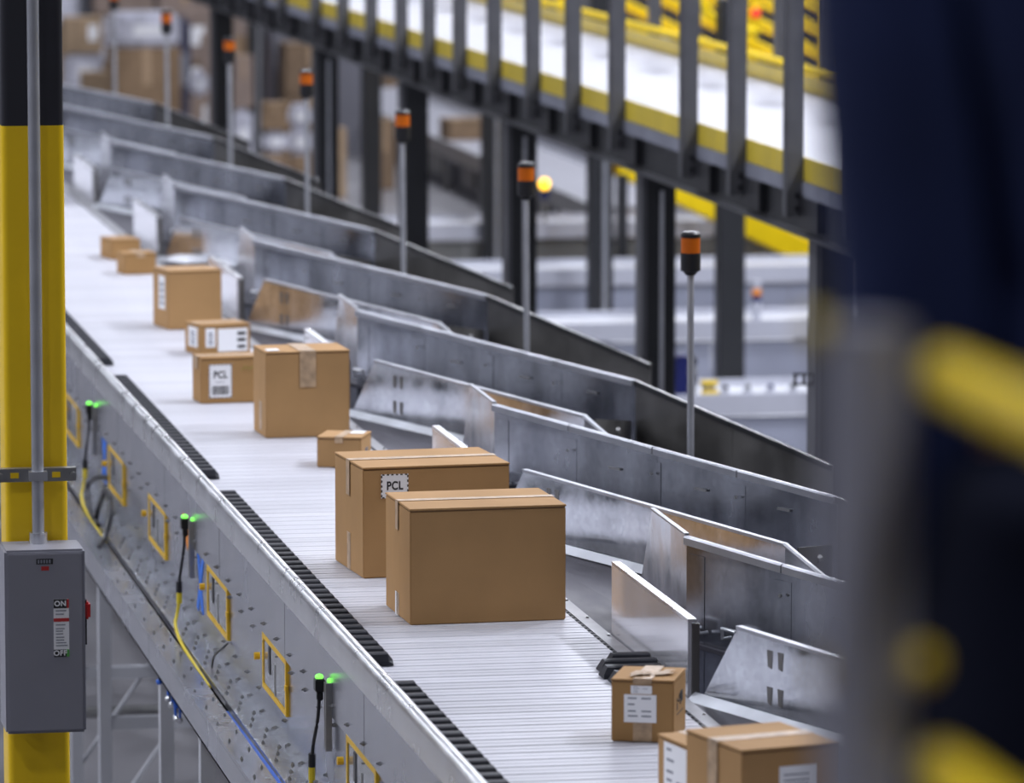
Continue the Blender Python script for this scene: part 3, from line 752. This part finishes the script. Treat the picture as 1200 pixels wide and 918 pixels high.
post_ys = [60.0 - 1.23 * i for i in range(16)] + [39.69, 38.30, 36.96, 35.63, 34.50, 33.30, 32.06, 30.77, 29.53, 28.28, 26.44, 25.33, 24.13, 22.93, 21.7, 20.5, 19.3, 18.1, 16.9, 15.7, 14.5, 13.3, 12.1, 10.9, 9.7]
pm = MB(); pm.box(-.0, .078, -.004, .004, 2.435, 4.35); pm.box(-.004, .004, -.004, .075, 2.435, 4.35)
post_me = pm.mesh('post', POSTM)
side_block_me = MB().box(.055, .093, -.38, -.005, 2.385, 2.53).mesh('post_side_block', BLK)  # black block beside the post, on its near side
bolts = MB()
for z in (2.475, 2.535): bolts.tube([(.048, -.004, z), (.048, -.014, z)], .014, 8)
bolt_me = bolts.mesh('post_bolts', BLK)
for y in post_ys:
    p = link('post', post_me, mz, inv + Vector((5.644, y, 0)))
    link('post_side_block', side_block_me, p); link('post_bolts', bolt_me, p)
fp = MB(); fp.box(0, .08, -.004, .004, 2.50, 4.35); fp.box(.0, .008, 0, .07, 2.50, 4.35); fp_me = fp.mesh('far_post', POSTM)
for i in range(33):
    p = link('far_post', fp_me, mz, inv + Vector((7.26, 9.04 + 1.24 * i, 0)))
for z in (3.1, 3.6):
    put(MB().tube([(5.70, MY0, z + .55), (5.70, MY1, z + .55)], .022, 8), 'guard_pipe', YELB, smooth=True)

cnames = ['black steel column nearest the camera at right, partly behind the blurred post', 'black steel column with a conduit, behind the nearest amber beacon', 'wide black steel column behind the second nearest beacon',
          'black steel column right of the third nearest beacon', 'black steel column right of the fourth nearest beacon', 'leftmost black steel column, behind the fifth nearest beacon']
for i, y in enumerate((24.264, 28.30, 32.40, 36.50, 40.72, 47.07)):
    t = thing('steel_column', cnames[i], 'column', (5.9, y, 0), 0, 'black columns under the walkway edge')
    MB().prism([(x, yy, 0) for x, yy in rounded(0, 0, .178, .16, .006, 2)], (0, 0, 2.355)).build('shaft', BLKST, t)
    MB().box(-.1, -.072, -.085, .085, 0, 2.354).build('flange', POSTM, t)  # paler than the shaft, light on the left face put into the colour
    MB().box(-.17, .17, -.17, .17, 0, .02).build('base_plate', BLKST, t)
    if i in (1, 2, 4): MB().tube([(.01, -.094, 0.02), (.01, -.094, 2.22)], .0125, 9).build('conduit', CONDU, t, smooth=True)
    if i == 0:
        b = MB().box(-.20, -.09, -.06, -.03, 1.64, 1.648); b.box(-.20, -.09, -.06, -.03, 1.688, 1.696)
        for x in (-.20, -.155, -.105): b.box(x, x + .012, -.06, -.055, 1.64, 1.696)
        b.build('strut_stub', BLKST, t)
fnames = ['black steel column in the back row, fully seen at right between two front columns', 'black steel column in the back row, between the two widest gaps', 'black steel column in the back row, left of the second nearest beacon',
          'thin black column in the back row, left of the third nearest beacon', 'thin black column in the back row, right of the leftmost column']
for i, y in enumerate((35.463, 40.02, 44.71, 51.47, 60.0)):
    t = thing('steel_column', fnames[i], 'column', (7.9, y, 0), 0, 'black columns in the back row')
    MB().prism([(x, yy, 0) for x, yy in rounded(0, 0, .18, .16, .006, 2)], (0, 0, 2.9)).build('shaft', BLKST, t)
    MB().box(-.17, .17, -.17, .17, 0, .02).build('base_plate', BLKST, t)
    if i in (1, 2): MB().tube([(.02, -.094, 0.02), (.02, -.094, 2.3)], .018, 8).build('conduit', CONDU, t, smooth=True)
    if i == 4: MB().tube([(.02, -.094, 0.02), (.02, -.094, 2.3)], .02, 8).build('conduit', CONDU, t, smooth=True)

# ------------------------------------------------------------------ yellow stair behind the walkway
t = thing('yellow_stair', 'lower yellow stair flight whose stringer shows below the walkway at right', 'stairs', (8.3, 41.45, 0))
S0, S1 = Vector((8.47, 41.98, 1.29)), Vector((11.0, 42.6, 0.06))
inv2 = Vector((-8.3, -41.45, 0)); sd = Vector((0, .95, 0))
for off in (Vector((0, 0, 0)), sd):
    MB().bar(S0 + off + Vector((0, 0, -.02)), S1 + off, .05, .17, (0, 0, 1)).build('stringer', YELB, t, loc=inv2)
    for h in (.45, .68, .90, 1.12): MB().tube([S0 + off + Vector((0, 0, h)), S1 + off + Vector((0, 0, h))], .026, 8).build('handrail', YELB, t, smooth=True, loc=inv2)
    for q in (.04, .24, .44, .66, .9):
        p = S0.lerp(S1, q) + off
        MB().tube([p, p + Vector((0, 0, 1.12))], .026, 8).build('baluster', YELB, t, smooth=True, loc=inv2)
MB().box(8.43, 8.51, 41.95, 42.03, 0, 1.2).build('leg', BLKST, t, loc=inv2); MB().box(8.43, 8.51, 42.90, 42.98, 0, 1.2).build('leg', BLKST, t, loc=inv2)
for q in range(11):
    p = S0.lerp(S1, (q + .5) / 11); MB().box(p.x - .14, p.x + .14, p.y + .03, p.y + .93, p.z + .02, p.z + .045).build('tread', YELB, t, loc=inv2)
MB().tube(smooth_path([(8.85, 40.9, 2.95), (8.86, 40.9, 2.7), (8.92, 40.9, 2.55), (9.05, 40.9, 2.46), (9.3, 40.9, 2.38)]), .03, 9).build('curved_rail', YELB, t, smooth=True, loc=inv2)
# yellow guard panel further up
sbp = inv2 + Vector((9.47, 41.66, 2.49))
sbx = MB().box(-.045, .045, -.02, .05, -.16, .06).build('button_box', YELB, t, loc=sbp)
o = MB().tube([(0, -.02, .0), (0, -.05, .0), (0, -.065, .0)], [.036, .040, .016], 12).build('stop_button', mat('lit_red_button', (.8, .02, .02), .3, emit=(1, .03, .02), estr=.5), sbx, smooth=True); o['label'] = 'red emergency stop button'

# second flight behind, higher
t = thing('yellow_stair', 'upper yellow stair flight with stacked pipe rails above the far edge of the white deck', 'stairs', (9, 43.9, 0))
inv3 = Vector((-9, -43.9, 0)); U0, U1 = Vector((7.55, 44.5, 2.87)), Vector((10.75, 43.8, 1.25))
for off in (Vector((0, 0, 0)), Vector((0, .95, 0))):
    MB().bar(U0 + off, U1 + off, .05, .24, (0, 0, 1)).build('stringer', YELB, t, loc=inv3)
    for h in (.30, .50, .70, .90, 1.10): MB().tube([U0 + off + Vector((0, 0, h)), U1 + off + Vector((0, 0, h))], .024, 8).build('handrail', YELB, t, smooth=True, loc=inv3)
    for q in range(6):
        p = U0.lerp(U1, .04 + .18 * q) + off
        MB().tube([p, p + Vector((0, 0, 1.1))], .024, 8).build('baluster', YELB, t, smooth=True, loc=inv3)
for q in range(9):
    p = U0.lerp(U1, (q + .5) / 9); MB().box(p.x - .14, p.x + .14, p.y + .03, p.y + .93, p.z + .04, p.z + .07).build('tread', YELB, t, loc=inv3)
MB().box(10.6, 11.6, 43.75, 44.8, 1.10, 1.16).build('landing', YELB, t, loc=inv3)
for x in (10.65, 11.5):
    MB().box(x, x + .08, 44.65, 44.73, 0, 1.10).build('leg', YELB, t, loc=inv3)

# ------------------------------------------------------------------ low cross conveyors beyond the columns
cvn = ['low cross conveyor nearest the columns, with small brackets on top', 'second low cross conveyor from the front, under the white and orange stack light', 'third low cross conveyor from the front, plain white lip', 'farthest low cross conveyor, below the lit yellow beacon']
for i, (yc, x0, sk, zt) in enumerate(((32.35, 6.35, SKIRT, .60), (36.9, 6.6, SKIRT, .56), (40.9, 6.6, SKIRT, .55), (44.85, 6.2, OLIVE, .56))):
    t = thing('cross_conveyor', cvn[i], 'conveyor', (x0, yc, 0), 0, None)
    L_ = 7.5
    MB().box(0, L_, 0, .035, zt - .135, zt).build('lip', LIPW, t, bevel=.004)
    MB().box(0, L_, .03, .60, zt - .06, zt - .02).build('belt', FRAMEW, t)
    MB().box(0, L_, .60, .63, zt - .13, zt + .02).build('back_lip', LIPW, t)
    for q in range(5):
        MB().box(L_ * q / 5 + .003, L_ * (q + 1) / 5 - .003, .05, .06, .06, zt - .15).build('skirt_panel', sk, t)
        MB().box(L_ * (q + .5) / 5 - .03, L_ * (q + .5) / 5 + .03, .10, .55, 0, zt - .06).build('leg', FRAMEW, t)
    if i < 2: MB().box(0, L_, .64, 2.6, .10, .14).build('back_tray', [FRAMEW, FRAMEW, OLIVE][i], t)
for i in range(9):
    x = 6.95 + .17 * i if i > 3 else 6.9 + .06 * i
    t = thing('bracket', 'small white bracket, %s from the left on the nearest low cross conveyor' % 'first second third fourth fifth sixth seventh eighth ninth'.split()[i], 'bracket', (7.22 + .145 * i, 32.5, .60 - .0195), 0, 'brackets on the low cross conveyor')
    MB().box(-.028, .028, 0, .06, 0, .012).build('foot', LIPW, t)
    MB().prism([(-.028, .03, .01), (.028, .03, .01), (.012, .03, .075), (-.012, .03, .075)], (0, .008, 0)).build('plate', FRAMEW if i % 2 else LIPW, t)
    MB().tube([(0, .028, .045), (0, -.01, .045)], .011, 8).build('knob', [BLK, STRUT, BLUEB][i % 3], t)
t = thing('control_box', 'dark blue control box with grey terminal side, on the nearest low cross conveyor', 'control box', (6.93, 32.42, .585))
MB().box(-.08, .03, 0, .12, 0, .25).build('housing', BLUEB, t, bevel=.004)
for q in range(4): MB().box(.032, .085, .0, .11, .01 + .06 * q, .06 + .06 * q).build('terminal', [STRUT, BLK][q % 2], t)
for i, x in enumerate((7.11, 7.105)):
    t = thing('yellow_sensor', ['yellow sensor head low on the cross conveyor beside the blue box', 'yellow label plate above the yellow sensor head'][i], 'sensor', (x, 32.45, .585 + .06 * i))
    MB().box(-.055, .055, 0, .03, 0, .028).build('head', YELB, t, bevel=.004)
    MB().box(-.045, .045, .03, .04, -.0 - .06 * i, .028).build('mount', FRAMEW, t)
t = thing('stack_light', 'white stack light with orange and blue bands on the second cross conveyor', 'stack light', (8.46, 37.1, .54))
for z0, z1, m, n in ((0, .13, LIPW, 'base'), (.13, .175, BLUEB, 'blue_band'), (.176, .225, ORNG, 'orange_band'), (.226, .28, LIPW, 'white_cap')):
    MB().tube([(0, 0, z0), (0, 0, z1)], .033, 14).build(n, m, t, smooth=True)
t = thing('warning_light', 'lit yellow warning light on a short stalk behind the columns', 'warning light', (8.42, 45.10, .545))
MB().tube([(0, 0, 0), (0, 0, .20)], .018, 8).build('stalk', STRUT, t); MB().tube([(0, 0, .20), (0, 0, .28)], .04, 12).build('socket', BLUEB, t)
MB().ball((0, 0, .325), .046, .046, .048).build('bulb', AMBLIT, t, smooth=True)

# ------------------------------------------------------------------ far conveyor and grey enclosure
t = thing('far_conveyor', 'white far conveyor with dark roller frames running away behind the columns', 'conveyor', (9.65, 47, 0))
MB().box(-.42, .42, 0, 17, .46, .50).build('belt', DECKW, t)
for s_ in (-.46, .43): MB().box(s_, s_ + .03, 0, 17, .36, .52).build('side_frame', STRUT if s_ < 0 else LIPW, t)
for q in range(9):
    MB().box(-.42, -.38, 2 * q, 2 * q + .06, 0, .46).build('leg', STRUT, t); MB().box(.38, .42, 2 * q, 2 * q + .06, 0, .46).build('leg', STRUT, t)
    MB().box(-.40, -.37, 2 * q + .4, 2 * q + 1.2, .12, .34).build('drive_box', BLK if q % 2 else OLIVE, t)
t = carton('flat brown carton riding on the far white conveyor', 9.30, 55.2, 5, .50, .42, .21, 'x', FARC[0], 0, 0, .05, .503)
t = carton('small flat brown carton on the floor beside the far conveyor legs', 8.75, 46.6, 0, .34, .3, .12, 'x', FARC[3], 0, 0, .05, .001)
t = thing('equipment_hood', 'plain grey blue equipment hood standing behind the columns', 'enclosure', (10.9, 55, 0))
for q in range(3): MB().box(-.75 + .5 * q, -.255 + .5 * q, 0, .04, .0, 1.55).build('panel', WALLM, t)
MB().box(-.75, .75, .04, 2.2, 0, 1.56).build('shell', WALLM, t); MB().box(-.78, .78, -.01, 2.22, 1.56, 1.60).build('roof', FRAMEW, t)
t = thing('equipment_hood', 'dark grey equipment hood between the columns at upper middle', 'enclosure', (8.6, 60, 0))
for q in range(2): MB().box(-.5 + .5 * q, -.005 + .5 * q, 0, .04, .0, 1.6).build('panel', WALLM, t)
MB().box(-.5, .5, .04, 1.2, 0, 1.6).build('shell', DWRAP, t)

# ------------------------------------------------------------------ heaps of cartons at the far end
stacks = [(6.54, 65.80, .48, [0, .37, .85, 1.28], 'cwc'), (7.13, 64.17, .86, [0, 1.00, 1.41], 'cw'), (6.42, 63.28, .32, [0, .43, .77], 'cc'), (6.02, 62.32, .26, [0, .49, .71], 'cw'),
 (7.73, 65.59, .24, [0, 1.3], 'd'), (7.85, 63.55, .26, [0, .63, 1.18], 'pp'), (7.52, 69.69, .72, [0, .47, .77, 1.06], 'cww'), (8.35, 70.57, .73, [0, .47, 1.03, 1.37], 'cpp'), (6.75, 72.80, .70, [0, .82, 1.28], 'cw'),
 (7.58, 58.6, .23, [0, .64, 1.21], 'wp'), (7.64, 56.40, .27, [0, .3, .55, .84], 'cwc'), (7.97, 56.84, .29, [0, .24, .53, .79], 'cww'), (8.44, 59.37, .59, [0, .73, 1.3], 'cc'),
 (8.02, 54.28, .12, [0, .71], 'c'), (8.22, 53.27, .15, [0, .81], 'c'), (8.62, 55.19, .21, [0, .73], 'c'), (10.40, 65.2, .41, [0, .6, .95], 'cc'), (10.56, 66.4, .35, [0, .58, 1.0], 'cw'),
 (10.30, 50.31, .28, [0, .39, .67], 'cc'), (10.73, 50.22, .22, [0, .51], 'c'), (11.17, 51.15, .22, [0, .24, .49], 'cw'), (11.75, 50.2, .3, [0, .3, .6], 'pc'),
 (6.75, 62.4, .2, [0, .25, .42], 'wc'), (7.0, 62.0, .25, [0, .2, .38], 'cw'), (7.35, 61.8, .2, [0, .3], 'w'), (6.3, 61.5, .2, [0, .3, .5], 'cw'), (7.6, 62.7, .22, [0, .5, .8], 'pw'), (7.9, 61.6, .2, [0, .25], 'w'), (5.75, 68.5, .6, [0, .6, 1.0, 1.4], 'cwc'), (9.2, 72.0, .8, [0, .7, 1.3], 'cp'), (6.0, 76.0, .9, [0, .7, 1.3], 'pc'), (7.1, 76.5, .9, [0, .6, 1.2, 1.6], 'cwp'), (8.2, 76.5, .9, [0, .8, 1.5], 'cp'), (9.3, 76.5, .9, [0, .7, 1.4], 'pc')]
stack_place = {'c': ('carton', 'brown carton blurred in the stacks at the far end', 'blurred brown cartons at the far end'),
               'p': ('carton', 'pinkish brown carton blurred in the stacks at the far end', 'blurred pinkish cartons at the far end'),
               'w': ('wrapped_parcel', 'white plastic wrapped parcel blurred among the far cartons', 'blurred white parcels at the far end'),
               'd': ('wrapped_pallet', 'tall dark blue wrapped load among the far cartons', None)}
ORD = 'first second third fourth fifth sixth seventh eighth ninth tenth eleventh twelfth thirteenth fourteenth fifteenth sixteenth seventeenth eighteenth nineteenth twentieth'.split()
ORD += ['twenty-' + o for o in ORD[:9]] + ['thirtieth'] + ['thirty-' + o for o in ORD[:9]]
stacks.sort(key=lambda q: math.atan2(q[0], q[1]))
for si, (x, y, wd, zs, kinds) in enumerate(stacks):
    for z0, z1, kd in zip(zs, zs[1:], kinds):
        n, lab, grp = stack_place[kd]; H = z1 - z0 - .004
        lv = zs.index(z0); nl = len(kinds)
        lev = 'the only piece of' if nl == 1 else 'at the bottom of' if lv == 0 else 'on top of' if lv == nl - 1 else 'in the middle of' if nl == 3 else 'in the lower middle of'
        lab = '%s, %s the %s heap from the left' % ({'c': 'blurred brown carton', 'p': 'blurred pinkish brown carton', 'w': 'blurred white wrapped parcel', 'd': 'tall dark blue wrapped load'}[kd], lev, ORD[si])
        W = wd * R.uniform(.92, 1.0); Dp = min(.8, max(.25, wd * R.uniform(.9, 1.1)))
        t = thing(n, lab, 'parcel' if kd == 'w' else 'carton' if kd != 'd' else 'pallet load', (x, y + Dp / 2, z0), math.radians(R.uniform(-3, 3)), grp)
        if kd in 'cp':
            m = FARC[2] if kd == 'p' else R.choice((FARC[0], FARC[1], FARC[3]))
            MB().box(-W / 2, W / 2, -Dp / 2, Dp / 2, 0, H - .006).build('body', m, t, bevel=.004)
            MB().box(-W / 2, W / 2, -Dp / 2, -.002, H - .006, H).build('top_flap', m, t); MB().box(-W / 2, W / 2, .002, Dp / 2, H - .006, H).build('top_flap', m, t)
            MB().box(-W * .06, W * .06, -Dp / 2 - .002, -Dp / 2, H * .55, H).build('tape', TAPE, t)
            if R.random() < .45: MB().box(W * .12, W * .36, -Dp / 2 - .002, -Dp / 2, H * .35, H * .8).build('shipping_label', PAPER, t)
        else:
            m = WRAP if kd == 'w' else DWRAP
            MB().box(-W / 2, W / 2, -Dp / 2, Dp / 2, 0, H).build('wrap', m, t, smooth=True, bevel=min(.06, H * .3))
            MB().box(-W * .2, W * .25, -Dp / 2 - .004, -Dp / 2 + .004, H * .35, H * .65).build('patch', PAPER if kd == 'w' else GINK, t)

# ------------------------------------------------------------------ camera platform, railing and person in the foreground
pf = thing('viewing_platform', 'raised steel platform the railing and the person stand on', 'platform', (0, 0, 0))
MB().box(-2.0, 2.6, -3.0, 4.4, 3.10, 3.15).build('deck', CONC, pf)
for x in (-1.95, 2.4):
    for y in (-2.9, 4.2): MB().box(x, x + .15, y, y + .15, 0, 3.10).build('leg', BLKST, pf)
rl = thing('guard_rail', 'blurred yellow pipe railing on a grey square post in the right foreground', 'railing', (.819, 3.28, 3.15))
b = MB().prism([(x, y, 0.012) for x, y in rounded(0, 0, .043, .043, .006, 3)], (0, 0, 1.075)); po = b.build('post', RAILP, rl, smooth=True)
po.rotation_euler = (0, 0, math.radians(32))
for z in (1.054, .80, .52, .27): MB().tube([(.050, -.005, z), (.050, -3.6, z)], .0175, 14).build('rail_pipe', YELB, rl, smooth=True)
MB().box(-.06, .06, -.06, .06, 0, .012).build('base_plate', POSTM, rl)
p2 = MB().prism([(x, y - 3.6, 0.012) for x, y in rounded(.035, 0, .043, .043, .006, 3)], (0, 0, 1.105)).build('post', POSTM, rl, smooth=True)
kb = MB().ball((.030, -.035, .875), .0095, .0095, .011).build('clamp_knob', YELB, rl, smooth=True)
MB().tube([(-.022, .01, 1.085), (-.034, .012, 1.08)], .011, 10).build('rail_stub', YELP, rl, smooth=True)
MB().tube([(-.02, .01, .862), (-.028, .012, .862)], .012, 10).build('rail_stub', YELB, rl, smooth=True)

pr = thing('person', 'person in navy jacket and dark trousers standing at the railing, right foreground, blurred', 'person', (1.195, 3.92, 3.15), 0)
def skin(name, verts, edges, radii, m, parent, sub=2, root=0):
    me = bpy.data.meshes.new(name); me.from_pydata(verts, edges, []); me.materials.append(m)
    o = link(name, me, parent)
    md = o.modifiers.new('skin', 'SKIN'); md.use_smooth_shade = True
    for i, r in enumerate(radii):
        sv = me.skin_vertices[0].data[i]; sv.radius = r if isinstance(r, tuple) else (r, r); sv.use_root = (i == root)
    s_ = o.modifiers.new('subdivision', 'SUBSURF'); s_.levels = sub; s_.render_levels = sub
    return o
# body (skin) : pelvis, spine, neck, head, arms to the wrists, legs to the ankles
bv = [(0, 0, .95), (0, 0, 1.15), (0, .0, 1.38), (0, .01, 1.50), (0, .0, 1.58), (0, -.01, 1.66), (0, 0, 1.75),
      (-.185, 0, 1.44), (-.205, -.01, 1.27), (-.185, -.02, 1.06), (-.178, .0, .93), (-.200, .02, .78),
      (.17, 0, 1.44), (.19, -.01, 1.26), (.21, -.03, 1.12), (.22, .0, .98), (.235, .05, .86),
      (-.10, 0, .88), (-.105, -.01, .50), (-.11, .02, .10), (.10, 0, .88), (.105, -.01, .50), (.11, .02, .10)]
be = [(0, 1), (1, 2), (2, 3), (3, 4), (4, 5), (5, 6), (2, 7), (7, 8), (8, 9), (9, 10), (10, 11), (2, 12), (12, 13), (13, 14), (14, 15), (15, 16), (0, 17), (17, 18), (18, 19), (0, 20), (20, 21), (21, 22)]
br = [(.10, .07), (.085, .06), (.11, .07), .05, .07, (.075, .095), (.06, .08), .044, .034, .030, .028, .024, .044, .034, .030, .028, .024, .085, .06, .04, .085, .06, .04]
skin('body', bv, be, br, SKINM, pr)
jv = [(0, 0, .90), (0, 0, 1.02), (0, 0, 1.18), (0, 0, 1.38), (0, .005, 1.47), (-.185, 0, 1.435), (-.205, -.01, 1.27), (-.185, -.02, 1.06), (-.178, .0, .93), (-.198, .018, .80),
      (.17, 0, 1.435), (.19, -.01, 1.26), (.21, -.03, 1.12), (.22, .0, .98), (.232, .045, .88)]
je = [(0, 1), (1, 2), (2, 3), (3, 4), (3, 5), (5, 6), (6, 7), (7, 8), (8, 9), (3, 10), (10, 11), (11, 12), (12, 13), (13, 14)]
skin('jacket', jv, je, [(.165, .125), (.165, .125), (.155, .118), (.175, .125), (.085, .08), .072, .066, .064, .060, .050, .072, .066, .064, .060, .050], NAVY, pr, root=2)
tv = [(0, 0, .96), (-.10, 0, .86), (-.105, -.01, .50), (-.11, .02, .08), (.10, 0, .86), (.105, -.01, .50), (.11, .02, .08)]
skin('trousers', tv, [(0, 1), (1, 2), (2, 3), (0, 4), (4, 5), (5, 6)], [(.15, .115), .102, .078, .062, .102, .078, .062], NAVYT, pr)
MB().ball((0, .02, 1.70), .082, .100, .092).build('hair', HAIR, pr, smooth=True)
fb = MB().ball((0, -.105, 1.645), .012, .018, .018, 10, 6); fb.build('nose', SKINM, pr, smooth=True)
for s_ in (-1, 1):
    MB().ball((s_ * .032, -.090, 1.672), .011, .008, .008, 10, 6).build('eye', PAPER, pr, smooth=True)
    MB().ball((s_ * .078, .0, 1.655), .010, .02, .03, 10, 6).build('ear', SKINM, pr, smooth=True)
    sh = MB().ball((s_ * .11, -.05, .05), .05, .14, .05, 14, 8); sh.build('shoe', RUBBER, pr, smooth=True)
MB().box(-.025, .025, -.099, -.093, 1.612, 1.618).build('mouth', REDP, pr, bevel=.002)
for s_ in (-1, 1):
    hz = -.085 if s_ < 0 else 0
    wx, wyy = (-.215, .02) if s_ < 0 else (.235, .05)
    hv = [(wx, wyy, .87 + hz), (wx, wyy, .81 + hz), (wx, wyy - .002, .775 + hz)]; hr = [.024, (.022, .036), (.018, .036)]; he = [(0, 1), (1, 2)]
    skin('palm', hv, he, hr, SKINM, pr)
    for q, ln in enumerate((.070, .078, .074, .058)):
        yy = wyy - .030 + .020 * q
        fv = [(wx, yy, .785 + hz), (wx + s_ * .004, yy, .785 + hz - ln * .42), (wx - s_ * .004, yy, .785 + hz - ln * .75), (wx - s_ * .016, yy, .785 + hz - ln)]
        skin('finger', fv, [(0, 1), (1, 2), (2, 3)], [.0095, .009, .0085, .007], SKINM, pr, 1)
    skin('thumb', [(wx, wyy - .028, .835 + hz), (wx - s_ * .012, wyy - .052, .805 + hz), (wx - s_ * .016, wyy - .056, .775 + hz)], [(0, 1), (1, 2)], [.012, .0105, .0085], SKINM, pr, 1)
